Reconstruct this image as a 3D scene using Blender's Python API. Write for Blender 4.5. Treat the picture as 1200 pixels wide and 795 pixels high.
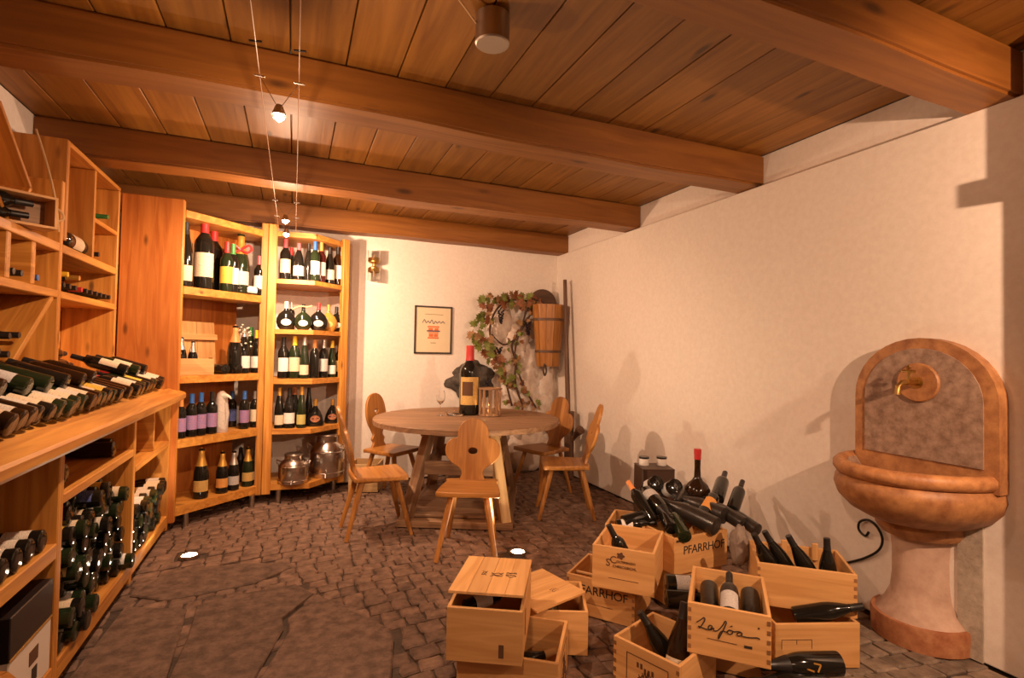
import bpy, bmesh, math, random
from mathutils import Vector, Matrix
random.seed(7)
for o in list(bpy.data.objects): bpy.data.objects.remove(o)
SC = bpy.context.scene
COL = SC.collection

# ------------------------------------------------------------------ camera
CAMH = 1.40
FPX = 614.0
YAW, TILT, ROLL = [math.radians(a) for a in (22.62, 1.42, 1.09)]
F = Vector((math.sin(YAW)*math.cos(TILT), math.cos(YAW)*math.cos(TILT), math.sin(TILT)))
R0 = Vector((math.cos(YAW), -math.sin(YAW), 0)); U0 = R0.cross(F)
RR = math.cos(ROLL)*R0 + math.sin(ROLL)*U0
UU = math.cos(ROLL)*U0 - math.sin(ROLL)*R0
CAM = Vector((0, 0, CAMH))
cd = bpy.data.cameras.new('camera'); co = bpy.data.objects.new('camera', cd); COL.objects.link(co)
cd.sensor_width = 36; cd.lens = FPX/1200*36; cd.clip_start = .02
co.matrix_world = Matrix(((RR.x, UU.x, -F.x, 0), (RR.y, UU.y, -F.y, 0), (RR.z, UU.z, -F.z, CAMH), (0, 0, 0, 1)))
SC.camera = co

# ------------------------------------------------------------------ world, exposure
SC.view_settings.view_transform = 'Standard'; SC.view_settings.look = 'None'
SC.view_settings.exposure = 0.68; SC.view_settings.gamma = 1.0
SC.view_settings.use_curve_mapping = False
W = bpy.data.worlds.new('world'); SC.world = W; W.use_nodes = True
W.node_tree.nodes['Background'].inputs[0].default_value = (.9, .62, .42, 1)
W.node_tree.nodes['Background'].inputs[1].default_value = .06
WARM = (1.0, .61, .38)
def light(name, kind, loc, power, color=WARM, radius=.03, aim=None, angle=80, blend=.5, size=None):
    d = bpy.data.lights.new(name, kind); o = bpy.data.objects.new(name, d); COL.objects.link(o)
    d.energy = power; d.color = color; o.location = loc
    if kind in ('POINT', 'SPOT'): d.shadow_soft_size = radius
    if kind == 'AREA': d.shape = 'DISK'; d.size = size or .3
    if kind == 'SPOT': d.spot_size = math.radians(angle); d.spot_blend = blend
    if aim is not None: o.rotation_euler = (Vector(aim)-Vector(loc)).to_track_quat('-Z', 'Y').to_euler()
    return o
# unseen spot that throws the fountain's shadows, then two added fill lamps
light('light_right_spot', 'SPOT', (2.15, -.12, 2.05), 130, radius=.022, aim=(2.95, 1.7, 1.25), angle=120, blend=.6)
light('light_wire_behind', 'SPOT', (-.08, .35, 2.30), 55, radius=.04, aim=(1.3, 2.3, 0), angle=95, blend=.9)  # added fill from behind the camera for crates and floor
light('light_fill_rear', 'POINT', (1.2, -1.2, 2.35), 9, radius=.12)  # weak fill light added at the rear, no known lamp

def at(u, v, z):
    """point of the level z that the photo shows at pixel (u, v)"""
    d = F + (u-600)/FPX*RR - (v-397.5)/FPX*UU
    return CAM + d*((z-CAMH)/d.z)
def depth(p): return (Vector(p)-CAM).dot(F)

# ------------------------------------------------------------------ materials
MATS = {}
def newmat(name):
    m = bpy.data.materials.new(name); m.use_nodes = True; MATS[name] = m
    nt = m.node_tree; b = nt.nodes['Principled BSDF']
    return m, nt, b
def N(nt, t, **kw):
    n = nt.nodes.new(t)
    for k, v in kw.items(): setattr(n, k, v)
    return n
def plain(name, col, rough=.5, metal=0, emit=0, trans=0, coat=0, bump=0, bscale=60, var=0, ecol=None):
    m, nt, b = newmat(name)
    b.inputs['Base Color'].default_value = (*col, 1); b.inputs['Roughness'].default_value = rough
    b.inputs['Metallic'].default_value = metal
    if trans: b.inputs['Transmission Weight'].default_value = trans; b.inputs['IOR'].default_value = 1.45
    if coat: b.inputs['Coat Weight'].default_value = coat
    if emit:
        b.inputs['Emission Color'].default_value = (*(ecol or col), 1); b.inputs['Emission Strength'].default_value = emit
    if bump or var:
        tc = N(nt, 'ShaderNodeTexCoord'); no = N(nt, 'ShaderNodeTexNoise'); no.inputs['Scale'].default_value = bscale; no.inputs['Detail'].default_value = 5
        nt.links.new(tc.outputs['Object'], no.inputs['Vector'])
        if bump:
            bp = N(nt, 'ShaderNodeBump'); bp.inputs['Strength'].default_value = bump; bp.inputs['Distance'].default_value = .01
            nt.links.new(no.outputs['Fac'], bp.inputs['Height']); nt.links.new(bp.outputs[0], b.inputs['Normal'])
        if var:
            mx = N(nt, 'ShaderNodeMix', data_type='RGBA')
            mx.inputs['A'].default_value = (*[c*(1-var) for c in col], 1); mx.inputs['B'].default_value = (*[min(1, c*(1+var)) for c in col], 1)
            nt.links.new(no.outputs['Fac'], mx.inputs['Factor']); nt.links.new(mx.outputs['Result'], b.inputs['Base Color'])
    return m
def wood(name, light_c, dark_c, rough=.5, knot=.6, scale=1.0, bump=.15, var=.25, contrast=(.35, .68)):
    """three grain directions: name_0 (x), name_1 (y), name_2 (z)"""
    for ax in range(3):
        m, nt, b = newmat(f'{name}_{ax}')
        tc = N(nt, 'ShaderNodeTexCoord'); oi = N(nt, 'ShaderNodeObjectInfo')
        ad = N(nt, 'ShaderNodeVectorMath', operation='ADD')
        ml = N(nt, 'ShaderNodeVectorMath', operation='SCALE'); ml.inputs['Scale'].default_value = 17.3
        cb = N(nt, 'ShaderNodeCombineXYZ')
        for i in range(3): nt.links.new(oi.outputs['Random'], cb.inputs[i])
        nt.links.new(cb.outputs[0], ml.inputs[0]); nt.links.new(tc.outputs['Object'], ad.inputs[0]); nt.links.new(ml.outputs[0], ad.inputs[1])
        mp = N(nt, 'ShaderNodeMapping'); s = [13*scale]*3; s[ax] = .9*scale; mp.inputs['Scale'].default_value = s
        nt.links.new(ad.outputs[0], mp.inputs['Vector'])
        no = N(nt, 'ShaderNodeTexNoise'); no.inputs['Scale'].default_value = 1.6; no.inputs['Detail'].default_value = 6; no.inputs['Distortion'].default_value = 1.2
        nt.links.new(mp.outputs[0], no.inputs['Vector'])
        rp = N(nt, 'ShaderNodeValToRGB'); e = rp.color_ramp.elements
        e[0].position = contrast[0]; e[0].color = (*dark_c, 1); e[1].position = contrast[1]; e[1].color = (*light_c, 1)
        nt.links.new(no.outputs['Fac'], rp.inputs[0])
        # knots
        m2 = N(nt, 'ShaderNodeMapping'); s2 = [7*scale]*3; s2[ax] = 2.4*scale; m2.inputs['Scale'].default_value = s2
        nt.links.new(ad.outputs[0], m2.inputs['Vector'])
        vo = N(nt, 'ShaderNodeTexVoronoi'); vo.inputs['Scale'].default_value = 1.0
        nt.links.new(m2.outputs[0], vo.inputs['Vector'])
        kr = N(nt, 'ShaderNodeMapRange'); kr.inputs['From Min'].default_value = .05; kr.inputs['From Max'].default_value = .14
        kr.inputs['To Min'].default_value = knot; kr.inputs['To Max'].default_value = 0
        nt.links.new(vo.outputs['Distance'], kr.inputs['Value'])
        mx = N(nt, 'ShaderNodeMix', data_type='RGBA'); nt.links.new(kr.outputs[0], mx.inputs['Factor'])
        nt.links.new(rp.outputs[0], mx.inputs['A']); mx.inputs['B'].default_value = (*[c*.22 for c in dark_c], 1)
        hs = N(nt, 'ShaderNodeHueSaturation'); mr = N(nt, 'ShaderNodeMapRange')
        mr.inputs['To Min'].default_value = 1-var; mr.inputs['To Max'].default_value = 1+var
        nt.links.new(oi.outputs['Random'], mr.inputs['Value']); nt.links.new(mr.outputs[0], hs.inputs['Value'])
        nt.links.new(mx.outputs['Result'], hs.inputs['Color']); nt.links.new(hs.outputs[0], b.inputs['Base Color'])
        b.inputs['Roughness'].default_value = rough
        bp = N(nt, 'ShaderNodeBump'); bp.inputs['Strength'].default_value = bump; bp.inputs['Distance'].default_value = .006
        nt.links.new(no.outputs['Fac'], bp.inputs['Height']); nt.links.new(bp.outputs[0], b.inputs['Normal'])
def stone(name, c1, c2, scale=8, rough=.75, bump=.5, contrast=(.35, .65), var=.15, detail=8):
    m, nt, b = newmat(name)
    tc = N(nt, 'ShaderNodeTexCoord'); oi = N(nt, 'ShaderNodeObjectInfo'); ad = N(nt, 'ShaderNodeVectorMath', operation='ADD')
    nt.links.new(tc.outputs['Object'], ad.inputs[0]); nt.links.new(oi.outputs['Location'], ad.inputs[1])
    no = N(nt, 'ShaderNodeTexNoise'); no.inputs['Scale'].default_value = scale; no.inputs['Detail'].default_value = detail; no.inputs['Roughness'].default_value = .65
    nt.links.new(ad.outputs[0], no.inputs['Vector'])
    rp = N(nt, 'ShaderNodeValToRGB'); e = rp.color_ramp.elements
    e[0].position = contrast[0]; e[0].color = (*c1, 1); e[1].position = contrast[1]; e[1].color = (*c2, 1)
    nt.links.new(no.outputs['Fac'], rp.inputs[0])
    hs = N(nt, 'ShaderNodeHueSaturation'); mr = N(nt, 'ShaderNodeMapRange')
    mr.inputs['To Min'].default_value = 1-var; mr.inputs['To Max'].default_value = 1+var
    nt.links.new(oi.outputs['Random'], mr.inputs['Value']); nt.links.new(mr.outputs[0], hs.inputs['Value'])
    nt.links.new(rp.outputs[0], hs.inputs['Color']); nt.links.new(hs.outputs[0], b.inputs['Base Color'])
    b.inputs['Roughness'].default_value = rough
    bp = N(nt, 'ShaderNodeBump'); bp.inputs['Strength'].default_value = bump; bp.inputs['Distance'].default_value = .01
    nt.links.new(no.outputs['Fac'], bp.inputs['Height']); nt.links.new(bp.outputs[0], b.inputs['Normal'])
def paper(name, base, ink, amount=.5):
    """printed label: short dark lines of illegible fine print"""
    m, nt, b = newmat(name)
    tc = N(nt, 'ShaderNodeTexCoord'); mp = N(nt, 'ShaderNodeMapping'); mp.inputs['Scale'].default_value = (130, 130, 420)
    nt.links.new(tc.outputs['Object'], mp.inputs['Vector'])
    no = N(nt, 'ShaderNodeTexNoise'); no.inputs['Scale'].default_value = 1; no.inputs['Detail'].default_value = 2
    nt.links.new(mp.outputs[0], no.inputs['Vector'])
    mr = N(nt, 'ShaderNodeMapRange'); mr.inputs['From Min'].default_value = .56; mr.inputs['From Max'].default_value = .63; mr.inputs['To Max'].default_value = amount
    nt.links.new(no.outputs['Fac'], mr.inputs['Value'])
    mx = N(nt, 'ShaderNodeMix', data_type='RGBA'); mx.inputs['A'].default_value = (*base, 1); mx.inputs['B'].default_value = (*ink, 1)
    nt.links.new(mr.outputs[0], mx.inputs['Factor']); nt.links.new(mx.outputs['Result'], b.inputs['Base Color'])
    b.inputs['Roughness'].default_value = .6

wood('pine', (.68, .315, .060), (.44, .165, .023), rough=.5, knot=.85, var=.12)
wood('panel', (.58, .205, .040), (.40, .115, .018), rough=.42, knot=.75, var=.08)
wood('beam', (.30, .115, .017), (.17, .055, .008), rough=.5, scale=.7, var=.08, knot=.8, contrast=(.25, .75))
wood('plank', (.32, .135, .019), (.165, .058, .008), rough=.5, scale=.8, var=.2, knot=.8, contrast=(.22, .74))
wood('crate', (.74, .42, .165), (.57, .29, .095), rough=.6, knot=.35, var=.10, bump=.08)
wood('chairw', (.48, .215, .052), (.30, .115, .022), rough=.38, knot=.4, var=.14)
wood('oldw', (.36, .205, .105), (.20, .108, .056), rough=.6, knot=.4, var=.12, bump=.4)
wood('palew', (.62, .42, .20), (.46, .28, .12), rough=.6, knot=.4, var=.1)
wood('darkw', (.14, .07, .035), (.07, .035, .02), rough=.5, knot=.3)
stone('cobble', (.085, .048, .031), (.215, .128, .086), scale=14, var=.22)
stone('cobblegrey', (.13, .095, .068), (.28, .21, .155), scale=14, var=.18)
stone('flag', (.075, .043, .028), (.19, .115, .078), scale=15, var=.14, bump=1.0, contrast=(.36, .66))
stone('mortar', (.035, .022, .015), (.07, .045, .03), scale=30)
stone('plaster', (.80, .72, .64), (.86, .79, .71), scale=30, rough=.85, bump=.12, var=.0)
stone('rockwhite', (.66, .52, .42), (.84, .76, .68), scale=9, rough=.9, bump=.8)
stone('rockdark', (.035, .03, .025), (.12, .10, .08), scale=16, rough=.85, bump=1)
stone('marble_red', (.24, .085, .032), (.56, .27, .10), scale=13, rough=.5, bump=.2, contrast=(.28, .66))
stone('marble_grey', (.24, .15, .105), (.46, .32, .235), scale=20, rough=.55, bump=.2)
stone('pedestal', (.46, .30, .22), (.62, .44, .34), scale=9, rough=.7, bump=.2)
stone('plinth', (.36, .12, .05), (.56, .26, .12), scale=16, rough=.6, bump=.2)
stone('cement', (.34, .29, .23), (.50, .43, .35), scale=22, rough=.9, bump=.4)
plain('glass_dark', (.010, .009, .007), .09)
plain('glass_green', (.014, .022, .009), .09)
plain('glass_brown', (.020, .009, .004), .10)
plain('glass_red', (.05, .008, .007), .10)
plain('glass_amber', (.45, .22, .04), .15)
plain('glass_dusty', (.028, .022, .018), .3, bump=.15, bscale=40, var=.5)
plain('clear', (1, 1, 1), .02, trans=1)
for n, c, r, me in (('red', (.50, .03, .03), .4, 0), ('gold', (.72, .40, .08), .32, .6), ('yellow', (.85, .52, .03), .4, 0), ('blue', (.03, .12, .38), .4, 0),
                    ('white', (.8, .76, .7), .4, 0), ('silver', (.6, .58, .55), .3, .8), ('black', (.015, .013, .012), .4, 0), ('orange', (.75, .28, .08), .4, 0),
                    ('pink', (.62, .12, .14), .4, 0), ('green', (.05, .22, .05), .4, 0), ('cork', (.5, .28, .1), .8, 0)):
    plain('cap_'+n, c, r, me)
paper('lab_cream', (.72, .58, .40), (.22, .12, .06)); paper('lab_white', (.82, .78, .72), (.25, .2, .2), .35)
paper('lab_pale', (.66, .58, .48), (.2, .14, .1)); paper('lab_yellow', (.78, .48, .06), (.3, .1, .02)); paper('lab_silver', (.55, .52, .5), (.1, .09, .09))
paper('lab_gold', (.62, .40, .12), (.2, .07, .02)); paper('lab_purple', (.25, .16, .36), (.75, .25, .12), .8); paper('lab_blue', (.05, .08, .30), (.5, .5, .55), .5)
paper('lab_olive', (.52, .46, .14), (.2, .14, .04)); paper('lab_brown', (.24, .06, .03), (.7, .45, .12), .7); paper('lab_green', (.2, .4, .08), (.7, .7, .3), .6)
paper('lab_orange', (.7, .3, .06), (.75, .55, .3), .5)
plain('steel', (.55, .5, .46), .25, 1); plain('steel_brushed', (.42, .36, .30), .38, 1); plain('brass', (.55, .36, .12), .3, 1)
plain('iron', (.02, .018, .016), .5, .5); plain('ink', (.035, .022, .015), .8); plain('ink_brown', (.11, .048, .02), .8)
plain('lamp_glow', (1, .8, .6), emit=60, ecol=(1, .78, .58)); plain('up_glow', (1, .9, .7), emit=25, ecol=(1, .86, .6)); plain('flame', (1, .7, .3), emit=22, ecol=(1, .62, .2))
plain('wax', (.8, .55, .3), .5); plain('leather', (.06, .03, .018), .45, bump=.2, bscale=80); plain('rope', (.55, .36, .18), .9)
plain('leaf_green', (.16, .19, .035), .5, var=.4, bscale=20); plain('leaf_red', (.22, .075, .025), .6, var=.4, bscale=20); plain('leaf_brown', (.28, .15, .06), .7, var=.4, bscale=20)
plain('vine_stem', (.07, .035, .022), .8, bump=.6, bscale=50); plain('grape', (.02, .014, .02), .35)
plain('frame_black', (.03, .02, .015), .4); plain('poster', (.74, .62, .42), .6, var=.06, bscale=4); plain('poster_orange', (.66, .17, .05), .6); plain('poster_ink', (.10, .07, .12), .6)
plain('carton_black', (.018, .013, .012), .3); plain('carton_white', (.70, .62, .54), .5); plain('stone_figure', (.55, .46, .40), .6, var=.3, bscale=60)
plain('petal', (.75, .72, .6), .6); plain('cloth', (.26, .20, .16), .9, var=.5, bscale=25); plain('grey_cap', (.75, .70, .64), .4)

# ------------------------------------------------------------------ mesh helpers
class MB:
    def __init__(s): s.v = []; s.f = []
    def add(s, vs, fs):
        k = len(s.v); s.v += [Vector(p) for p in vs]; s.f += [tuple(i+k for i in f) for f in fs]; return s
    def box(s, c, d, rz=0, M=None, bev=0):
        bm = bmesh.new(); bmesh.ops.create_cube(bm, size=1)
        for v in bm.verts: v.co = Vector((v.co.x*d[0], v.co.y*d[1], v.co.z*d[2]))
        if bev: bmesh.ops.bevel(bm, geom=bm.edges[:], offset=bev, segments=1, affect='EDGES', clamp_overlap=True)
        T = Matrix.Translation(Vector(c)) @ (M if M is not None else Matrix.Rotation(rz, 4, 'Z'))
        bm.verts.index_update()
        s.add([T @ v.co for v in bm.verts], [[v.index for v in f.verts] for f in bm.faces]); bm.free(); return s
    def prism(s, poly, z0, z1, inset=0):
        n = len(poly)
        a = sum(poly[i][0]*poly[(i+1) % n][1]-poly[(i+1) % n][0]*poly[i][1] for i in range(n))
        if a < 0: poly = poly[::-1]
        vs = [(x, y, z0) for x, y in poly]; rings = 1
        if inset:
            cx = sum(p[0] for p in poly)/n; cy = sum(p[1] for p in poly)/n
            vs += [(x, y, z1-inset) for x, y in poly]
            for x, y in poly:
                l = math.hypot(cx-x, cy-y) or 1; k = min(.4, inset*1.6/l)
                vs.append((x+(cx-x)*k, y+(cy-y)*k, z1))
            rings = 2
        else: vs += [(x, y, z1) for x, y in poly]
        fs = [tuple(range(n))[::-1], tuple(range(rings*n, rings*n+n))]
        for r in range(rings):
            for i in range(n): j = (i+1) % n; fs.append((r*n+i, r*n+j, r*n+n+j, r*n+n+i))
        return s.add(vs, fs)
    def tube(s, pts, r, n=8, caps=True):
        pts = [Vector(p) for p in pts]; rs = r if isinstance(r, (list, tuple)) else [r]*len(pts)
        vs = []; fs = []; prev = None
        for i, p in enumerate(pts):
            t = (pts[min(i+1, len(pts)-1)]-pts[max(i-1, 0)]).normalized()
            a = prev if prev is not None else (Vector((0, 0, 1)) if abs(t.z) < .9 else Vector((1, 0, 0)))
            x = (a-t*a.dot(t)).normalized(); y = t.cross(x); prev = x
            for k in range(n):
                an = 2*math.pi*k/n; vs.append(p+(x*math.cos(an)+y*math.sin(an))*rs[i])
        for i in range(len(pts)-1):
            for k in range(n): k2 = (k+1) % n; fs.append((i*n+k, i*n+k2, i*n+n+k2, i*n+n+k))
        if caps: fs.append(tuple(range(n))[::-1]); fs.append(tuple(range((len(pts)-1)*n, len(pts)*n)))
        return s.add(vs, fs)
    def lathe(s, prof, n=20, a0=0, a1=2*math.pi, sx=1, sy=1, c=(0, 0, 0)):
        full = abs(a1-a0-2*math.pi) < 1e-6; m = n if full else n+1
        vs = []; fs = []
        for r, z in prof:
            for k in range(m):
                a = a0+(a1-a0)*k/n; vs.append((c[0]+r*math.cos(a)*sx, c[1]+r*math.sin(a)*sy, c[2]+z))
        for i in range(len(prof)-1):
            for k in range(n):
                k2 = (k+1) % m; fs.append((i*m+k, i*m+k2, i*m+m+k2, i*m+m+k))
        if full:
            if 1e-5 < prof[0][0] < .003: fs.append(tuple(range(m))[::-1])
            if 1e-5 < prof[-1][0] < .003: fs.append(tuple(range((len(prof)-1)*m, len(prof)*m)))
        return s.add(vs, fs)
    def mesh(s, name, mat, smooth=False, sharp=35):
        me = bpy.data.meshes.new(name); me.from_pydata([tuple(v) for v in s.v], [], s.f)
        bm = bmesh.new(); bm.from_mesh(me); bmesh.ops.remove_doubles(bm, verts=bm.verts, dist=1e-6)
        bmesh.ops.recalc_face_normals(bm, faces=bm.faces); bm.to_mesh(me); bm.free()
        if mat: me.materials.append(MATS[mat])
        if smooth:
            me.polygons.foreach_set('use_smooth', [True]*len(me.polygons)); me.set_sharp_from_angle(angle=math.radians(sharp))
        return me
    def build(s, name, mat, parent=None, smooth=False, world=False, sharp=35):
        if world and parent is not None:
            T = parent.matrix_basis.inverted(); s.v = [T @ v for v in s.v]
        return link(name, s.mesh(name, mat, smooth, sharp), parent)
def link(name, me, parent=None, M=None):
    o = bpy.data.objects.new(name, me); COL.objects.link(o)
    if parent is not None: o.parent = parent
    if M is not None: o.matrix_basis = M
    return o
def tag(o, label=None, cat=None, group=None, kind=None):
    if label: o['label'] = label
    if cat: o['category'] = cat
    if group: o['group'] = group
    if kind: o['kind'] = kind
    return o
def empty(name, loc, rz=0, label=None, cat=None, group=None, kind=None, M=None):
    o = bpy.data.objects.new(name, None); COL.objects.link(o); o.empty_display_size = .05
    o.matrix_basis = (M if M is not None else Matrix.Translation(Vector(loc)) @ Matrix.Rotation(rz, 4, 'Z'))
    return tag(o, label, cat, group, kind)
def woodax(base, d):
    return f'{base}_{max(range(3), key=lambda i: d[i])}'
def board(name, c, d, base, parent, rz=0, M=None, bev=.004, world=False):
    """a board whose grain follows its longest side"""
    me = MB().box((0, 0, 0), d, bev=bev).mesh(name, woodax(base, d))
    T = Matrix.Translation(Vector(c)) @ (M if M is not None else Matrix.Rotation(rz, 4, 'Z'))
    if world and parent is not None: T = parent.matrix_basis.inverted() @ T
    return link(name, me, parent, T)
def shape(name, outlines, thick, mat, parent=None, M=None, bevel=.004):
    """flat board cut to an outline in local XY (later outlines are holes), thickness along Z"""
    cu = bpy.data.curves.new(name, 'CURVE'); cu.dimensions = '2D'; cu.fill_mode = 'BOTH'; cu.extrude = thick/2-bevel; cu.bevel_depth = bevel; cu.bevel_resolution = 1; cu.offset = -bevel
    for pts in outlines:
        sp = cu.splines.new('POLY'); sp.points.add(len(pts)-1); sp.use_cyclic_u = True
        for p, q in zip(sp.points, pts): p.co = (q[0], q[1], 0, 1)
    t = bpy.data.objects.new(name, cu); COL.objects.link(t)
    dg = bpy.context.evaluated_depsgraph_get(); me = bpy.data.meshes.new_from_object(t.evaluated_get(dg))
    bpy.data.objects.remove(t); bpy.data.curves.remove(cu)
    me.materials.clear(); me.materials.append(MATS[mat])
    return link(name, me, parent, M)
def text(name, s, size, mat, parent, M, spacing=1.0, bold=0, depth_=.0008, align='CENTER'):
    cu = bpy.data.curves.new(name, 'FONT'); cu.body = s; cu.size = size; cu.align_x = align; cu.align_y = 'CENTER'; cu.extrude = depth_; cu.space_character = spacing; cu.offset = bold; cu.resolution_u = 3
    t = bpy.data.objects.new(name, cu); COL.objects.link(t)
    dg = bpy.context.evaluated_depsgraph_get(); me = bpy.data.meshes.new_from_object(t.evaluated_get(dg))
    bpy.data.objects.remove(t); bpy.data.curves.remove(cu)
    me.materials.clear(); me.materials.append(MATS[mat])
    return link(name, me, parent, M)
def smooth_line(pts, k=6):
    """Catmull-Rom through points"""
    P = [Vector(p) for p in pts]; out = []
    for i in range(len(P)-1):
        a, b, c, d = P[max(i-1, 0)], P[i], P[i+1], P[min(i+2, len(P)-1)]
        for j in range(k):
            t = j/k; out.append(.5*((2*b)+(c-a)*t+(2*a-5*b+4*c-d)*t*t+(3*b-a-3*c+d)*t**3))
    out.append(P[-1]); return out

# ------------------------------------------------------------------ the room
XL, XR, YB, YF, ZC, ZLEDGE = -1.53, 2.99, 5.76, -2.6, 2.82, 2.60
wl = MB().box((XL-.1, (YB+YF)/2, ZC/2), (.2, YB-YF+.4, ZC)).build('wall_left', 'plaster'); tag(wl, kind='structure')
wb = MB().box(((XL+XR)/2, YB+.1, ZC/2), (XR-XL+.4, .2, ZC)).build('wall_back', 'plaster'); tag(wb, kind='structure')
wf = MB().box(((XL+XR)/2, YF-.1, ZC/2), (XR-XL+.4, .2, ZC)).build('wall_front', 'plaster'); tag(wf, kind='structure')
wr = MB().box((XR+.11, (YB+YF)/2, ZLEDGE/2), (.22, YB-YF+.4, ZLEDGE), bev=.006).box((XR+.13, (YB+YF)/2, (ZLEDGE+ZC)/2), (.18, YB-YF+.4, ZC-ZLEDGE)).build('wall_right', 'plaster'); tag(wr, kind='structure')
# unseen blocker with a bar, added to cast the right wall's shadow edges
blk = MB().box((2.905, .52, 1.08), (.17, 1.06, 2.16)).box((2.90, .55, 2.49), (.18, 1.06, .66)).build('shadow_blocker', 'plaster'); tag(blk, kind='structure')
board('shadow_blocker_bar', (2.86, 1.0, 2.16), (.22, .12, .085), 'beam', blk)  # bar added to the blocker for its shadow on the wall
MB().box((XR-.004, 1.47, .33), (.012, .10, .66)).build('cement_patch', 'cement', wr)

fl = MB().box(((XL+XR)/2, (YB+YF)/2, -.06), (XR-XL+.4, YB-YF+.4, .08)).build('floor', 'mortar'); tag(fl, kind='structure')
flags = [[(-.80, 3.55), (-.67, 3.86), (-.30, 3.83), (-.02, 3.75), (.02, 3.66), (-.185, 3.49), (-.44, 3.44), (-.62, 3.43)],
         [(-.79, 3.40), (-.49, 3.26), (-.475, 3.05), (-.46, 2.62), (-.5, 2.2), (-.86, 2.2), (-.83, 2.75)],
         [(-.44, 3.29), (-.2, 3.36), (.05, 3.38), (.14, 3.22), (-.02, 2.99), (-.012, 2.876), (-.118, 2.483), (-.2, 2.2), (-.475, 2.2), (-.445, 2.612), (-.43, 2.94)],
         [(.165, 3.20), (.295, 2.99), (.483, 2.695), (.482, 2.594), (.40, 2.2), (-.17, 2.2), (-.088, 2.476), (.02, 2.836), (.012, 2.97)]]
for p in flags:
    c = (sum(q[0] for q in p)/len(p), sum(q[1] for q in p)/len(p))
    MB().prism([((x-c[0])*1.018, (y-c[1])*1.018) for x, y in p], -.045, 0, inset=.006).build('flagstone', 'flag', fl).matrix_basis = Matrix.Translation((c[0], c[1], 0))
def inpoly(x, y, p):
    r = False; j = len(p)-1
    for i in range(len(p)):
        if (p[i][1] > y) != (p[j][1] > y) and x < (p[j][0]-p[i][0])*(y-p[i][1])/(p[j][1]-p[i][1])+p[i][0]: r = not r
        j = i
    return r
def nearflag(x, y, m=.03):
    return any(inpoly(x+dx*m, y+dy*m, p) for p in flags for dx in (-1, 0, 1) for dy in (-1, 0, 1))
uplights = [(-.604, 4.086), (1.491, 3.397)]
cob = []
rowy = 1.2; row = 0
while rowy < YB:
    d = random.uniform(.088, .108); x = -1.45+random.uniform(0, .08)
    while x < XR:
        w = random.uniform(.085, .14)
        bend = .16*math.sin((x+.3)*1.35)           # the rows swing in shallow arcs
        cx, cy = x+w/2, rowy+bend
        grey = cx > 2.2 and cy < 2.4
        if 1.25 < cy < YB-.03 and cx < XR-.03 and not nearflag(cx, cy, .0) and all(math.hypot(cx-u[0], cy-u[1]) > .115 for u in uplights):
            sl = .16*1.35*math.cos((cx+.3)*1.35); g = .010; hw, hd = w/2-g/2, d/2-g/2
            q = []
            for a, b in ((-1, -1), (-.2, -1.06), (1, -1), (1.05, .1), (1, 1), (.1, 1.05), (-1, 1), (-1.04, 0)):
                px = a*hw+random.uniform(-.006, .006); py = b*hd+random.uniform(-.006, .006)+px*sl
                q.append((px, py))
            cob.append((cx, cy, q, -.008-random.uniform(0, .004) if nearflag(cx, cy, .08) else random.uniform(-.009, 0), grey))
        x += w
    rowy += d; row += 1
def seen(c):
    p = Vector((c[0], c[1], 0))-CAM; zf = p.dot(F)
    if zf < .3: return 9e9
    u = 600+FPX*p.dot(RR)/zf; v = 397.5-FPX*p.dot(UU)/zf
    return zf if -10 < u < 1210 and v < 800 else 9e8+zf
cob.sort(key=seen)
rest = {False: MB(), True: MB()}
for i, (cx, cy, q, z, grey) in enumerate(cob):
    if i < 290:
        MB().prism(q, -.05-z, 0, inset=.007).build('cobblestone', 'cobblegrey' if grey else 'cobble', fl).matrix_basis = Matrix.Translation((cx, cy, z))
    else: rest[grey].prism([(cx+a, cy+b) for a, b in q], -.045, z, inset=.007)
for g, m in ((False, 'cobble'), (True, 'cobblegrey')):
    if rest[g].v: tag(rest[g].build('cobblestones', m, fl), kind='stuff')

ce = MB().box(((XL+XR)/2, (YB+YF)/2, ZC+.09), (XR-XL+.4, YB-YF+.4, .08)).build('ceiling', 'darkw_1'); tag(ce, kind='structure')
pw = .2575; x = -.5655-4*pw; k = 0
while x < XR+.03:
    x0, x1 = max(x, XL), min(x+pw, XR+.035)
    if x1 > x0+.01:
        board('plank', ((x0+x1)/2, (YB+YF)/2, ZC+.022+random.uniform(0, .004)), (x1-x0-.006, YB-YF, .044), 'plank', ce, bev=.003)
    x += pw
def roughbeam(name, c, d, parent):
    bm = bmesh.new(); bmesh.ops.create_cube(bm, size=1)
    for v in bm.verts: v.co = Vector((v.co.x*d[0], v.co.y*d[1], v.co.z*d[2]))
    bmesh.ops.bevel(bm, geom=[e for e in bm.edges if abs((e.verts[0].co-e.verts[1].co).x) > .5], offset=.014, segments=2, affect='EDGES')
    bmesh.ops.bisect_plane
    for i in range(1, 24):
        xx = -d[0]/2+d[0]*i/24
        bmesh.ops.bisect_plane(bm, geom=bm.verts[:]+bm.edges[:]+bm.faces[:], plane_co=(xx, 0, 0), plane_no=(1, 0, 0))
    ph = random.uniform(0, 6)
    for v in bm.verts:
        v.co.z += .008*math.sin(v.co.x*1.7+ph)+.003*math.sin(v.co.x*6+ph) if v.co.z < 0 else 0
        v.co.y += .006*math.sin(v.co.x*2.3+ph*2)
    me = bpy.data.meshes.new(name); bm.to_mesh(me); bm.free(); me.materials.append(MATS['beam_0'])
    return link(name, me, parent, Matrix.Translation(Vector(c)))
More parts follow.
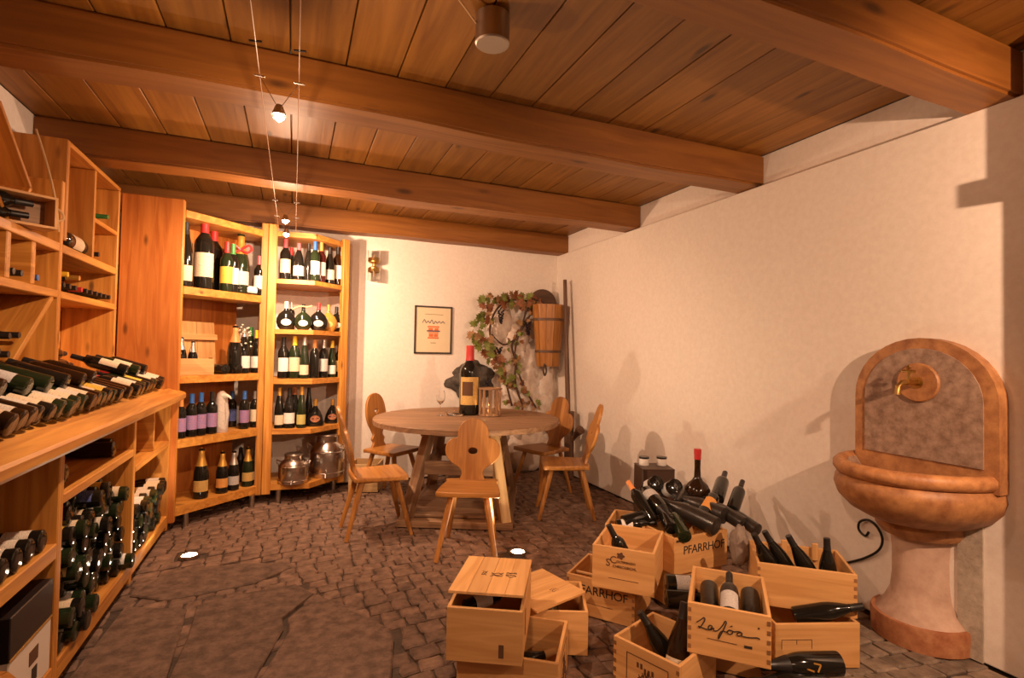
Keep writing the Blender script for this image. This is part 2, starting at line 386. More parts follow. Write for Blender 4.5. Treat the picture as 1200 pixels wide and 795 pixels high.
for y0, y1 in ((-1.58, -1.36), (-.15, .07), (1.281, 1.493), (2.715, 2.94), (4.126, 4.362), (5.555, 5.755)):
    roughbeam('beam', ((XL+XR+.04)/2, (y0+y1)/2, (ZLEDGE+ZC+.002)/2), (XR-XL+.03, y1-y0, ZC-ZLEDGE-.002), ce)

# ------------------------------------------------------------------ left wall: lower rack, counter, upper shelves
XF = -.835
rack = empty('wine_rack', (-1.18, 3.3, 0), label='low pine wine rack under the sloping counter along the left wall', cat='wine rack')
bd = lambda n, x0, x1, y0, y1, z0, z1, base='pine', par=rack: board(n, ((x0+x1)/2, (y0+y1)/2, (z0+z1)/2), (abs(x1-x0), abs(y1-y0), abs(z1-z0)), base, par, world=True)
for y in (1.30, 2.60, 3.65, 4.60): bd('upright', -1.51, XF, y, y+.045, .02, .985)
for y0, y1 in ((1.345, 2.60), (2.645, 3.65), (3.695, 4.60)): bd('base_board', -1.51, XF, y0, y1, .055, .135)
bd('shelf', -1.51, XF, 1.345, 2.60, .555, .615); bd('shelf', -1.51, XF, 2.645, 3.65, .755, .795); bd('shelf', -1.51, XF, 3.695, 4.60, .65, .69)
bd('divider', -1.45, XF-.01, 4.17, 4.19, .69, .985)
bd('back_panel', -1.528, -1.512, 1.30, 4.645, .02, .985)
cnt = empty('display_counter', (-1.0, 3.0, .99), label='sloping pine display counter with thick rounded front board', cat='counter')
sl = math.radians(18)
cm = MB(); sec = [(-.752, 1.005), (-.752, 1.035), (-.762, 1.046), (-.862, 1.079), (-.862, 1.02), (-.80, .99), (-.765, .99)]
n = len(sec); cm.add([(x, y, z) for y in (1.30, 4.69) for x, z in sec], [tuple(range(n)), tuple(range(n, 2*n))[::-1]]+[(i, (i+1) % n, n+(i+1) % n, n+i) for i in range(n)])
cm.build('front_board', 'pine_1', cnt, world=True)
Ms = Matrix.Rotation(sl, 4, 'Y')
board('bottle_rest', (-1.195+.02, 2.97, 1.155), (.66, 3.28, .02), 'pine', cnt, M=Ms, world=True)

ush = empty('shelf_unit', (-1.36, 3.3, 1.2), label='pine wall shelves with cubbyholes and diagonal board above the counter', cat='shelf')
XU = -1.2
bu = lambda n, x0, x1, y0, y1, z0, z1, base='pine': bd(n, x0, x1, y0, y1, z0, z1, base, ush)
bu('upright', -1.51, XU, 3.61, 3.65, 1.205, 2.30); bu('upright', -1.51, XU, 4.61, 4.64, 1.205, 2.52); bu('upright', -1.51, XU, 1.55, 1.59, 1.205, 2.30)
bu('top_board', -1.51, XU, 3.70, 4.64, 2.522, 2.55); bu('upright', -1.51, XU, 3.66, 3.70, 1.98, 2.55)
bu('shelf', -1.51, XU, 1.59, 3.61, 1.905, 1.953); bu('shelf', -1.51, XU, 1.59, 3.61, 1.65, 1.692)
bu('shelf', -1.51, XU, 3.65, 4.61, 1.905, 1.953); bu('shelf', -1.51, XU, 3.65, 4.61, 1.65, 1.692)
bu('divider', -1.50, XU-.005, 4.13, 4.155, 1.953, 2.52); bu('shelf', -1.50, XU-.005, 4.155, 4.61, 2.19, 2.22)
for y in (2.72, 3.05, 3.30): bu('divider', -1.50, XU-.005, y, y+.04, 1.692, 1.905)
bu('back_panel', -1.527, -1.512, 1.55, 4.64, 1.205, 2.52)
bu('bottom_board', -1.51, XU-.02, 3.66, 4.60, 1.205, 1.225)
L = math.hypot(.52, .43)
board('diagonal_board', (-1.355, 3.31, 1.432), (.30, L, .032), 'pine', ush, M=Matrix.Rotation(math.atan2(.43, .50), 4, 'X'), world=True)

# ------------------------------------------------------------------ corner shelf units
A = Vector((-.80, 4.645, 0)); B = Vector((-.245, 5.20, 0)); nrm = Vector((-.705, .71, 0)); dAB = (B-A).normalized()
cs = empty('corner_shelf', (-.7, 5.1, 0), label='tall pine corner shelf with knotty side panel and four wide shelves', cat='shelf')
board('side_panel', ((-1.195+A.x)/2, 4.665, 1.29), (A.x+1.195, .035, 2.46), 'panel', cs, world=True)
board('front_post', (-.812, 4.685, 1.29), (.028, .05, 2.46), 'pine', cs, world=True)
Mab = Matrix.Rotation(math.atan2(dAB.y, dAB.x), 4, 'Z')
board('front_post', (-.262, 5.222, 1.30), (.055, .045, 2.44), 'pine', cs, world=True)
mid = (A+B)/2
A2, B2 = A+nrm*.42, B+nrm*.42
board('back_panel', tuple((A2+B2)/2+Vector((0, 0, 1.28)))[:3], ((B-A).length+.1, .02, 2.4), 'panel', cs, M=Mab, world=True)
poly = [(A.x+.012, A.y+.045), (B.x-.03, B.y-.02), (B.x-.03, B.y+.25), (B2.x+.02, B2.y-.03), (A2.x-.02, A2.y-.02), (A2.x-.02, A.y+.045)]
for z0, z1, nm in ((2.395, 2.45, 'top_board'), (1.80, 1.86, 'shelf'), (1.11, 1.168, 'shelf'), (.615, .68, 'shelf'), (.10, .165, 'shelf')):
    MB().prism(poly, z0, z1).build(nm, 'pine_0', cs, world=True)
board('inner_side', (-.262, 5.40, 1.30), (.02, .32, 2.4), 'panel', cs, world=True)
for p in ((-.30, 5.13), (-.74, 4.76)): MB().tube([(p[0], p[1], -.005), (p[0], p[1], .10)], .022, 12).build('foot', 'steel_brushed', cs, True, world=True)

c2 = empty('angled_shelf', (.15, 5.45, 0), label='narrower pine shelf with bent front edges and five bottle levels', cat='shelf')
board('front_post', (-.195, 5.225, 1.30), (.072, .05, 2.44), 'pine', c2, world=True)
board('side_panel', (-.205, 5.49, 1.28), (.025, .46, 2.4), 'panel', c2, world=True)
board('front_post', (.455, 5.465, 1.285), (.07, .055, 2.41), 'pine', c2, rz=.5, world=True)
board('side_panel', (.49, 5.61, 1.27), (.025, .25, 2.36), 'pine', c2, world=True)
poly2 = [(-.158, 5.205), (.166, 5.165), (.43, 5.44), (.475, 5.50), (.475, 5.72), (-.19, 5.72), (-.19, 5.25)]
for z0, z1, nm in ((2.415, 2.46, 'top_board'), (1.985, 2.025, 'shelf'), (1.525, 1.567, 'shelf'), (1.07, 1.117, 'shelf'), (.615, .66, 'shelf'), (.115, .163, 'shelf')):
    MB().prism(poly2, z0, z1).build(nm, 'pine_0', c2, world=True)
for p in ((-.093, 5.24), (.40, 5.50)): MB().tube([(p[0], p[1], -.005), (p[0], p[1], .115)], .024, 12).build('foot', 'steel_brushed', c2, True, world=True)

# ------------------------------------------------------------------ table
TX, TY, TZ = 1.485, 4.60, .80
tb = empty('round_table', (TX, TY, 0), math.radians(-25), label='old round wooden table on a splayed trestle base', cat='table')
r = .84; npl = 6
for i in range(npl):
    y0, y1 = -r+2*r*i/npl+.0015, -r+2*r*(i+1)/npl-.0015
    h = lambda y: math.sqrt(max(0, r*r-y*y))*(1+.006*math.sin(9*y))
    ys = [y0+(y1-y0)*k/8 for k in range(9)]
    pl_ = [(h(y), y) for y in ys]+[(-h(y), y) for y in ys[::-1]]
    MB().prism(pl_, TZ-.045, TZ-.002*(i % 2), inset=.006).build('tabletop_plank', 'oldw_0', tb)
for sx in (-1, 1):
    for sy in (-1, 1):
        a = Vector((sx*.27, .27 if sy > 0 else -.36, TZ-.09)); b_ = Vector((sx*.40, .43 if sy > 0 else -.62, .03)); t = (b_-a)
        Mleg = Matrix.Translation((a+b_)/2) @ t.to_track_quat('Z', 'Y').to_matrix().to_4x4()
        o = MB().box((0, 0, 0), (.085, .085, t.length), bev=.01).mesh('leg', 'palew_2' if (sx, sy) == (1, -1) else 'oldw_2')
        link('leg', o, tb, Mleg)
board('apron', (0, -.36, TZ-.09), (.68, .07, .07), 'oldw', tb); board('apron', (0, .27, TZ-.09), (.68, .07, .07), 'oldw', tb)
board('cross_rail', (0, -.46, .43), (.70, .045, .11), 'oldw', tb); board('cross_rail', (0, .33, .43), (.70, .045, .11), 'oldw', tb)
board('cross_rail', (.315, -.07, .40), (.045, .72, .09), 'palew', tb); board('cross_rail', (-.315, -.07, .40), (.045, .72, .09), 'oldw', tb)
for sy in (-.63, .44): board('foot_rail', (0, sy, .03), (.92, .09, .055), 'oldw', tb)
for sx in (-1, 1): board('foot_rail', (sx*.41, -.095, .03), (.085, .98, .055), 'oldw', tb)
for i in range(5): board('foot_board', (0, -.49+.2*i, .07), (.78, .19, .022), 'oldw', tb)

# ------------------------------------------------------------------ chairs
def mirror(half): return half+[(-x, y) for x, y in half[::-1] if x > 1e-6]
def smooth2(pts, k=4):
    n = len(pts); out = []
    for i in range(n):
        a, b, c, d = [Vector((*pts[(i+j) % n], 0)) for j in (-1, 0, 1, 2)]
        for j in range(k):
            t = j/k; p = .5*((2*b)+(c-a)*t+(2*a-5*b+4*c-d)*t*t+(3*b-a-3*c+d)*t**3); out.append((p.x, p.y))
    return out
clover = [(0, -.045), (.10, -.045), (.088, .01), (.078, .045), (.098, .08), (.150, .112), (.192, .155), (.205, .205), (.193, .255), (.158, .288), (.118, .297), (.116, .33), (.106, .37), (.080, .405), (.042, .428), (0, .435)]
heartback = [(0, -.045), (.085, -.045), (.095, .0), (.07, .04), (.088, .075), (.062, .11), (.085, .16), (.118, .22), (.135, .29), (.13, .37), (.105, .44), (.06, .485), (0, .50)]
oval = lambda cx, cy, rx, ry, n=16: [(cx+rx*math.cos(2*math.pi*i/n), cy+ry*math.sin(2*math.pi*i/n)) for i in range(n)]
heart = lambda cx, cy, s: [(cx+s*.062*16*math.sin(t)**3/16, cy+s*.062*(13*math.cos(t)-5*math.cos(2*t)-2*math.cos(3*t)-math.cos(4*t))/16) for t in [2*math.pi*i/20 for i in range(20)]]
def chair(loc, face, back, label, hs=1.0, seat_z=.455, hole='oval', lean=14):
    """face: heading of the seat's front, degrees"""
    o = empty('wooden_chair', (*loc, 0), math.radians(face-90), label, 'chair', 'peasant chairs around the round table')
    seat = smooth2([(-.165, -.19), (.165, -.19), (.18, -.12), (.215, .16), (.17, .205), (-.17, .205), (-.215, .16), (-.18, -.12)], 3)
    shape('seat', [seat], .036, 'chairw_0', o, Matrix.Translation((0, 0, seat_z-.018)), .007)
    for sx, sy in ((-1, -1), (1, -1), (-1, 1), (1, 1)):
        a = Vector((sx*.115, sy*.125, seat_z-.03)); b_ = Vector((sx*(.175 if sy < 0 else .20), sy*.235, 0))
        MB().tube([a, a.lerp(b_, .3), b_], [.021, .022, .015], 8).build('leg', 'chairw_2', o, True)
    for sx in (-1, 1): board('seat_batten', (sx*.11, 0, seat_z-.045), (.045, .28, .02), 'chairw', o)
    ol = [smooth2(mirror([(x, y*hs) for x, y in back]), 3)]
    if hole == 'oval': ol.append(oval(0, .20*hs, .034, .024))
    else: ol.append(heart(0, .33*hs, .42))
    Mb = Matrix.Translation((0, -.165, seat_z)) @ Matrix.Rotation(math.radians(90+lean), 4, 'X')
    b = shape('backrest', ol, .026, 'chairw_1', o, Mb, .005)
    return o
camdir = math.degrees(math.atan2(-.923, -.385))
chair((1.18, 3.55), camdir, clover, 'clover-backed wooden chair with oval hole, turned away from the table', 1.02, lean=9)
chair((.62, 4.17), 2, clover, 'wooden chair seen edge-on, pushed in beside the pine shelves', 1.22, lean=15)
chair((.90, 5.12), -50, heartback, 'wooden chair with oval back and heart cut-out by the back wall', 1.04, hole='heart', lean=8)
chair((2.33, 4.74), 200, clover, 'clover-backed wooden chair standing between table and corner pole', 1.15, lean=12)
chair((2.22, 4.06), 157, clover, 'wooden chair seen edge-on along the white right wall', 1.2, lean=16)

# ------------------------------------------------------------------ fountain
FY = 1.65
ft = empty('wall_fountain', (XR, FY, 0), label='red marble wall fountain with arched back slab, brass tap and round basin', cat='fountain')
def toX(poly_yz, x0, x1):      # prism standing on the right wall
    m = MB(); m.prism([(y, z) for y, z in poly_yz], x0, x1); m.v = [Vector((v.z, v.x, v.y)) for v in m.v]; return m
arch = lambda hw, z0, zs, zt, n=18: [(-hw, z0), (hw, z0)]+[(hw*math.cos(math.pi*i/n), zs+(zt-zs)*math.sin(math.pi*i/n)) for i in range(n+1)]
toX(arch(.325, .80, 1.20, 1.51), -.075, 0).build('back_slab', 'marble_red', ft)
toX(arch(.268, .905, 1.20, 1.458), -.082, -.07).build('inset_panel', 'marble_grey', ft)
m = MB().lathe([(.001, -.016), (.092, -.016), (.098, -.01), (.098, 0)], 28); m.v = [Vector((-.08+v.z, v.x+.0, v.y+1.285)) for v in m.v]; m.build('medallion', 'marble_red', ft, True)
tap = MB().tube([(-.09, 0, 1.285), (-.175, 0, 1.287)], [.017, .014], 10).tube([(-.15, 0, 1.287), (-.195, .012, 1.284), (-.215, .016, 1.265), (-.218, .017, 1.225)], [.015, .013, .012, .014], 10).tube([(-.092, 0, 1.285), (-.10, 0, 1.285)], .03, 14).build('tap', 'brass', ft, True)
MB().tube([(-.16, 0, 1.30), (-.16, 0, 1.34)], .008, 8).tube([(-.16, -.03, 1.342), (-.16, .03, 1.342)], .008, 8).lathe([(.001, -.012), (.012, 0), (.001, .014)], 8, c=(-.16, 0, 1.36)).build('tap_handle', 'brass', tap, True)
def halfbowl(prof, sx, sy, n=28):
    m = MB(); m.lathe(prof, n, math.pi/2, 3*math.pi/2, sx, sy, c=(0, .03, 0)); return m
rim = [(.325, .845), (.345, .868), (.36, .880), (.385, .878), (.402, .860), (.402, .835), (.385, .812), (.372, .808)]
halfbowl(rim, 1.12, .885).build('basin_rim', 'marble_red', ft, True, sharp=60)
belly = [(.372, .81), (.392, .79), (.398, .755), (.38, .70), (.33, .645), (.25, .60), (.19, .585), (.001, .585)]
halfbowl(belly, 1.12, .885).build('basin_bowl', 'marble_red', ft, True, sharp=60)
halfbowl([(.001, .74), (.2, .75), (.29, .80), (.335, .862)], 1.12, .885).build('basin_hollow', 'marble_grey', ft, True, sharp=60)
halfbowl([(.20, .59), (.20, .555), (.175, .52), (.001, .52)], 1.1, .95).build('bowl_foot', 'marble_red', ft, True)
halfbowl([(.165, .53), (.15, .50), (.142, .40), (.142, .30), (.152, .22), (.185, .155), (.225, .115), (.232, .10), (.001, .10)], .92, .86).build('pedestal', 'pedestal', ft, True)
halfbowl([(.001, .115), (.245, .115), (.25, .10), (.245, 0), (.001, 0)], .92, .86).build('base_plinth', 'plinth', ft, True)

sc_ = smooth_line([(2.985, 2.10, .20), (2.975, 1.97, .28), (2.97, 1.885, .355), (2.97, 1.862, .42), (2.97, 1.885, .475), (2.97, 1.935, .505), (2.97, 1.985, .48), (2.97, 1.99, .435), (2.97, 1.955, .412), (2.97, 1.935, .44)], 7)
tag(MB().tube(sc_, [.0065]*len(sc_), 8).build('iron_scroll', 'iron', None, True), 'black wrought iron scroll hook on the wall beside the fountain', 'hook')

# ------------------------------------------------------------------ ceiling canopy, wire lamps, floor spots, sconce
cc = Vector((.735, 2.04, 0)); pu = empty('ceiling_transformer', (cc.x, cc.y, ZC), label='round brushed steel transformer canopy on the plank ceiling', cat='ceiling canopy')
MB().lathe([(.001, -.135), (.066, -.135), (.072, -.13), (.072, -.012), (.001, -.012)], 32).build('canopy', 'steel_brushed', pu, True)
MB().box((.01, .03, -.008), (.09, .06, .016), bev=.003).build('mount', 'iron', pu)
cb_ = smooth_line([(-.072, .0, -.06), (-.16, -.06, -.03), (-.28, -.16, -.012), (-.42, -.30, -.02), (-.55, -.36, -.04)], 6)
MB().tube(cb_, .004, 6).build('cable', 'rope', pu, True)
WZ = 2.45
for x, lb in ((-.149, 'thin bare ceiling wire on the side of the pine racks'), (-.008, 'thin bare ceiling wire on the side of the round canopy')):
    tag(MB().tube([(x, YF, WZ+.02), (x, 1.5, WZ), (x, YB, WZ+.01)], .0022, 6).build('cable_wire', 'steel', None, True), lb, 'wire', 'lamp wires')
for y, clip2, pw_, lb, aim in ((2.25, True, 45, 'bright wire lamp hanging under the second ceiling beam', (.3, 3.9, .3)), (4.10, False, 38, 'bright wire lamp in front of the corner shelves', (-.5, 5.2, 1.0)), (4.58, False, 58, 'bright wire lamp hanging deepest towards the back wall', (1.9, 5.7, 1.0))):
    lo = empty('wire_lamp', (-.078, y, WZ-.12), label=lb, cat='lamp', group='wire lamps')
    MB().lathe([(.001, .03), (.012, .028), (.026, -.008), (.028, -.014), (.001, -.012)], 14).build('reflector', 'steel', lo, True)
    MB().lathe([(.001, .0), (.016, -.012), (.020, -.024), (.001, -.040)], 12).build('bulb', 'lamp_glow', lo, True)
    for sx in (-1, 1):
        MB().tube([(sx*.071, -.02, .12), (sx*.012, 0, .03)], .0016, 6).build('lead', 'steel', lo)
        MB().tube([(sx*.071-.02, -.02, .12), (sx*.071+.02, -.02, .12)], .004, 6).build('clip', 'steel', lo)
    if clip2:
        for sx in (-1, 1): MB().tube([(sx*.071-.02, -.26, .122), (sx*.071+.02, -.27, .122)], .004, 6).build('clip', 'iron', lo)
    light('light_wire_lamp', 'POINT', (-.078, y, WZ-.185), pw_*.30, (1, .635, .405), radius=.02)
    light('light_wire_lamp', 'SPOT', (-.078, y, WZ-.187), pw_*1.35, (1, .635, .405), radius=.02, aim=aim, angle=150, blend=.7)
for (x, y), pw_, lb in ((uplights[0], 30, 'round glowing floor spotlight next to the low wine rack'), (uplights[1], 40, 'round glowing floor spotlight between the round table and crates')):
    u = empty('floor_spotlight', (x, y, 0), label=lb, cat='floor light', group='floor spotlights')
    MB().lathe([(.046, -.03), (.062, -.03), (.062, .004), (.05, .006), (.046, .001)], 28).build('ring', 'steel', u, True)
    MB().lathe([(.001, .0), (.046, .0), (.046, -.02), (.001, -.02)], 28).build('lens', 'up_glow', u, True)
    light('light_floor_spot', 'SPOT', (x, y, .012), pw_, (1, .74, .48), radius=.035, aim=(x+.001, y, 1), angle=150, blend=.8)
sco = empty('wall_sconce', (.765, YB, 2.29), label='brass wall sconce with clear glass cylinders above and below', cat='wall lamp')
MB().tube([(0, 0, 0), (0, -.09, 0)], .012, 10).lathe([(.001, -.012), (.02, -.012), (.02, .012), (.001, .012)], 14, c=(0, -.09, 0)).build('arm', 'brass', sco, True)
for s in (-1, 1):
    MB().lathe([(.012, s*.01), (.05, s*.022), (.062, s*.03), (.062, s*.075), (.055, s*.075), (.055, s*.035), (.001, s*.03)], 24, c=(0, -.09, 0)).build('cup', 'brass', sco, True)
    MB().lathe([(.067, s*.04), (.067, s*.155), (.064, s*.155), (.064, s*.04)], 24, c=(0, -.09, 0)).build('glass_cylinder', 'clear', sco, True)
    MB().tube([(0, -.09, s*.03), (0, -.09, s*.11)], .012, 8).build('bulb', 'wax', sco, True)

# ------------------------------------------------------------------ back wall: poster, rocks, vine, carrier, pole
po = empty('framed_poster', (1.44, YB, 1.63), label='cream poster with orange crest in thin black frame', cat='picture')
Mp = lambda x, z, y=-.012: Matrix.Translation((x, y, z)) @ Matrix.Rotation(math.pi/2, 4, 'X')
pw2, ph2 = .205, .258
MB().box((0, -.006, 0), (2*pw2, .008, 2*ph2)).build('print', 'poster', po)
for x, z, w, h in ((-pw2, 0, .018, 2*ph2+.018), (pw2, 0, .018, 2*ph2+.018), (0, ph2, 2*pw2+.018, .018), (0, -ph2, 2*pw2+.018, .018)): MB().box((x, -.011, z), (w, .022, h), bev=.003).build('frame_bar', 'frame_black', po)
sq = smooth_line([(-.125+.021*i, -.0115, .085+(.02 if i % 2 else -.012)*(1.4 if i in (1, 5, 6) else .7)) for i in range(13)], 5)
MB().tube(sq, .0035, 5).build('title_lettering', 'poster_ink', po)
MB().tube([(-.10, -.011, .175), (.11, -.011, .172)], .0018, 4).build('caption_line', 'ink_brown', po); MB().tube([(-.03, -.011, -.145), (.03, -.011, -.145)], .003, 4).build('caption_line', 'ink_brown', po)
cr = MB()
for x, z, w, h in ((0, .035, .13, .016), (-.03, .005, .05, .03), (.035, .005, .045, .03), (0, -.03, .115, .012), (-.025, -.06, .05, .035), (.03, -.06, .045, .035), (0, -.09, .125, .016)): cr.box((x, -.0112, z), (w, .003, h))
cr.build('crest', 'poster_orange', po)
MB().box((0, -.0122, -.012), (.15, .002, .014)).build('crest_banner', 'poster_ink', po)

def blob(name, c, rad, mat, parent, seed, sub=3, amp=.25, fr=3.0, sharp=False):
    from mathutils import noise
    bm = bmesh.new(); bmesh.ops.create_icosphere(bm, subdivisions=sub, radius=1)
    for v in bm.verts:
        k = 1+amp*noise.noise(v.co*fr*.5+Vector((seed, 0, 0)))+amp*.5*noise.noise(v.co*fr+Vector((0, seed, 0)))
        v.co = Vector((v.co.x*rad[0], v.co.y*rad[1], v.co.z*rad[2]))*k
    me = bpy.data.meshes.new(name); bm.to_mesh(me); bm.free(); me.materials.append(MATS[mat])
    me.polygons.foreach_set('use_smooth', [not sharp]*len(me.polygons))
    return link(name, me, parent, Matrix.Translation(Vector(c)))
blob('boulder', (1.885, YB+.02, 1.075), (.28, .17, .21), 'rockdark', wb, 3, 4, .35, 4)
for i, (x, z, a, b_, d) in enumerate(((2.25, 1.72, .17, .22, .10), (2.45, 1.55, .16, .26, .11), (2.30, 1.28, .17, .20, .10), (2.62, 1.20, .20, .34, .12), (2.85, 1.02, .17, .30, .12), (2.48, .92, .26, .24, .13), (2.75, .68, .24, .30, .13), (2.40, .55, .26, .28, .14), (2.55, .25, .32, .30, .17), (2.2, .2, .2, .22, .14))):
    blob('wall_rock', (x, YB+.01, z), (a, d, b_), 'rockwhite', wb, i*2.7, 3, .35, 5)

vn = empty('grape_vine', (2.45, YB-.12, .80), label='dried grape vine with red and green leaves twisting up the back wall', cat='vine')
VY = YB-.14
def vp(u, v, y=VY):
    d = F+(u-600)/FPX*RR-(v-397.5)/FPX*UU; return CAM+d*(y/d.y)
stems = [[(628, 478), (615, 455), (604, 425), (606, 398), (618, 375), (626, 358), (612, 352), (594, 353), (580, 366), (574, 388), (580, 412), (590, 430), (594, 452), (600, 476)],
         [(612, 474), (604, 450), (604, 424), (600, 404), (611, 385), (618, 362), (630, 358)], [(584, 366), (592, 356), (606, 350), (622, 351), (638, 356)],
         [(576, 392), (590, 404), (604, 396), (618, 372)], [(592, 448), (588, 432), (584, 412)], [(628, 360), (634, 372), (640, 388), (652, 389)]]
for k, s in enumerate(stems):
    pts = smooth_line([vp(u, v, VY-.03*math.sin(i+k)) for i, (u, v) in enumerate(s)], 5)
    MB().tube(pts, [.013 if k < 2 else .008]*len(pts), 6).build('stem', 'vine_stem', vn, True, world=True)
def leafmesh(mat):
    hf = [(0, -.02), (.22, -.30), (.30, -.10), (.62, -.12), (.50, .14), (.72, .42), (.36, .42), (.22, .80), (.10, .62), (0, 1.0)]
    pts = hf+[(-x, y) for x, y in hf[::-1][1:-1]]
    m = MB(); n = len(pts); bow = lambda x, y: .18*abs(x)-.12*y*y
    m.add([(0, .2, .02)]+[(x, y, bow(x, y)) for x, y in pts]+[(0, .2, .0)]+[(x, y, bow(x, y)-.03) for x, y in pts], [(0, 1+i, 1+(i+1) % n) for i in range(n)]+[(n+1, n+2+(i+1) % n, n+2+i) for i in range(n)])
    return m.mesh('leaf', mat)
LM = [leafmesh('leaf_green'), leafmesh('leaf_red'), leafmesh('leaf_brown')]
def leaf(p, s, k):
    Ml = Matrix.Translation(p) @ Matrix.Rotation(random.uniform(-2.4, 2.4), 4, 'Y') @ Matrix.Rotation(math.pi/2+random.uniform(-.6, .6), 4, 'X') @ Matrix.Rotation(random.uniform(-.5, .5), 4, 'Y') @ Matrix.Diagonal((s, s, s, 1))
    link('leaf', LM[k], vn, vn.matrix_basis.inverted() @ Ml)
arc = [(566, 349), (570, 358), (578, 352), (588, 348), (596, 347), (606, 350), (615, 352), (622, 350), (572, 366), (567, 378), (562, 384), (558, 392), (566, 396), (572, 402), (564, 404), (570, 412), (576, 420), (584, 424), (575, 408), (560, 400), (586, 354), (600, 355), (612, 358), (574, 380), (568, 370), (590, 440), (586, 432), (596, 446), (582, 428)]
for u, v in arc:
    for j in range(3): leaf(vp(u+random.uniform(-5, 5), v+random.uniform(-5, 5), VY-random.uniform(.02, .08)), random.uniform(.06, .095), random.choice((0, 0, 0, 1, 2) if u < 582 else (0, 1, 1, 2)))
for k in (0, 1):
    for u, v in stems[k][:7]:
        for j in range(5): leaf(vp(u+random.uniform(-6, 6), v+random.uniform(-7, 7), VY-random.uniform(.0, .06)), random.uniform(.035, .06), random.choice((1, 2, 2, 0)))
for u, v in ((606, 472), (618, 474), (594, 470), (634, 357), (640, 360), (596, 450), (604, 440), (612, 460)):
    for j in range(2): leaf(vp(u+random.uniform(-3, 3), v+random.uniform(-3, 3), VY-.05), random.uniform(.04, .065), random.choice((0, 1, 2)))
for u, v, n_, h in ((587, 372, 22, .15), (619, 385, 24, .16), (585, 411, 12, .07), (571, 450, 10, .06)):
    g = MB(); c = vp(u, v, VY-.05)
    for i in range(n_):
        t = i/n_; a = i*2.4; rr_ = .032*(1-t*.75); p = c+Vector((rr_*math.cos(a), rr_*math.sin(a), h*(.5-t)))
        g.lathe([(.001, -.013), (.010, -.007), (.013, 0), (.010, .007), (.001, .013)], 7, c=p)
    g.build('grape_cluster', 'grape', vn, True, world=True)

kx = empty('wooden_carrier', (2.76, 5.52, 1.24), label='old tapered wooden back carrier tub hanging in the corner', cat='carrier tub')
zt, zb = .72, 0.0; ns = 12
for i in range(ns):
    a0 = 2*math.pi*i/ns+.01; a1 = 2*math.pi*(i+1)/ns-.01; vs = []
    for z, ro in ((zb, .138), (zt, .205)):
        for rr_ in (ro, ro-.016):
            for a in (a0, a1): vs.append((rr_*math.cos(a), rr_*math.sin(a)*.8, z))
    MB().add(vs, [(0, 1, 5, 4), (2, 6, 7, 3), (0, 4, 6, 2), (1, 3, 7, 5), (4, 5, 7, 6), (0, 2, 3, 1)]).build('stave', 'chairw_2', kx)
MB().prism([(.122*math.cos(t), .095*math.sin(t)) for t in [2*math.pi*i/20 for i in range(20)]], .02, .04).build('bottom_board', 'chairw_0', kx)
for z in (.16, .53): 
    rr_ = .140+.067*z/.72
    MB().lathe([(rr_, z), (rr_+.007, z), (rr_+.007, z+.03), (rr_, z+.03)], 24, sy=.8).build('hoop', 'darkw_0', kx, True)
m = MB().lathe([(.001, 0), (.185, 0), (.19, .01), (.185, .02), (.001, .02)], 28); m.v = [Vector((v.x, v.z+.15, v.y+.735)) for v in m.v]; m.build('back_disc', 'darkw_0', kx, True)
lp = smooth_line([(-.10, -.12, .03), (-.12, -.13, -.04), (-.10, -.13, -.10), (-.08, -.13, -.05), (-.09, -.12, .02)], 5); MB().tube(lp, .012, 6).build('strap_loop', 'leather', kx, True)
pp = empty('corner_pole', (2.865, 5.18, 0), label='tall dark wooden pole tool with flared spout leaning in the corner', cat='pole')
MB().tube([(0, -.02, 0), (.01, .05, .9), (.03, .20, 2.25)], [.034, .028, .022], 10).build('shaft', 'darkw_2', pp, True)
MB().tube([(.01, -.02, .40), (.03, -.11, .50), (.04, -.19, .57)], [.022, .028, .055], 12).build('spout', 'darkw_1', pp, True)
MB().tube([(0, -.02, 0.02), (.005, 0, .75)], .055, 10).build('sleeve', 'darkw_2', pp, True)

# ------------------------------------------------------------------ bottles
PROF = {
 'bordeaux': ([(.001, .004), (.030, .0), (.0365, .004), (.0375, .012), (.0375, .185), (.035, .202), (.026, .218), (.0165, .232), (.0143, .248), (.0138, .30)], .292, .0375),
 'burgundy': ([(.001, .004), (.034, .0), (.0405, .004), (.041, .012), (.041, .135), (.038, .165), (.028, .205), (.0185, .235), (.0150, .255), (.0142, .297)], .295, .041),
 'champagne': ([(.001, .004), (.036, .0), (.0435, .004), (.044, .012), (.044, .14), (.041, .17), (.030, .215), (.020, .25), (.0165, .275), (.0175, .31), (.001, .318)], .32, .044),
 'flute': ([(.001, .004), (.030, .0), (.0365, .004), (.037, .012), (.037, .13), (.034, .17), (.025, .23), (.0165, .28), (.0140, .30), (.0138, .335)], .335, .037),
 'bocksbeutel': ([(.001, .002), (.045, .0), (.062, .02), (.074, .055), (.072, .09), (.055, .125), (.032, .145), (.018, .158), (.0145, .18), (.0142, .225)], .225, .074),
 'flask': ([(.001, .002), (.055, .0), (.066, .01), (.072, .04), (.070, .075), (.055, .105), (.032, .125), (.019, .145), (.0165, .20), (.018, .275), (.0195, .28), (.0195, .30), (.001, .302)], .30, .072),
 'drum': ([(.001, .002), (.058, .0), (.068, .012), (.068, .03), (.055, .085), (.036, .125), (.020, .15), (.0145, .165), (.0142, .215)], .22, .068),
}
FLAT = {'bocksbeutel': .52, 'drum': .62}
CAPZ = {'bordeaux': (.236, .302), 'burgundy': (.243, .299), 'champagne': (.205, .322), 'flute': (.272, .337), 'bocksbeutel': (.172, .227), 'flask': (.245, .304), 'drum': (.165, .217)}
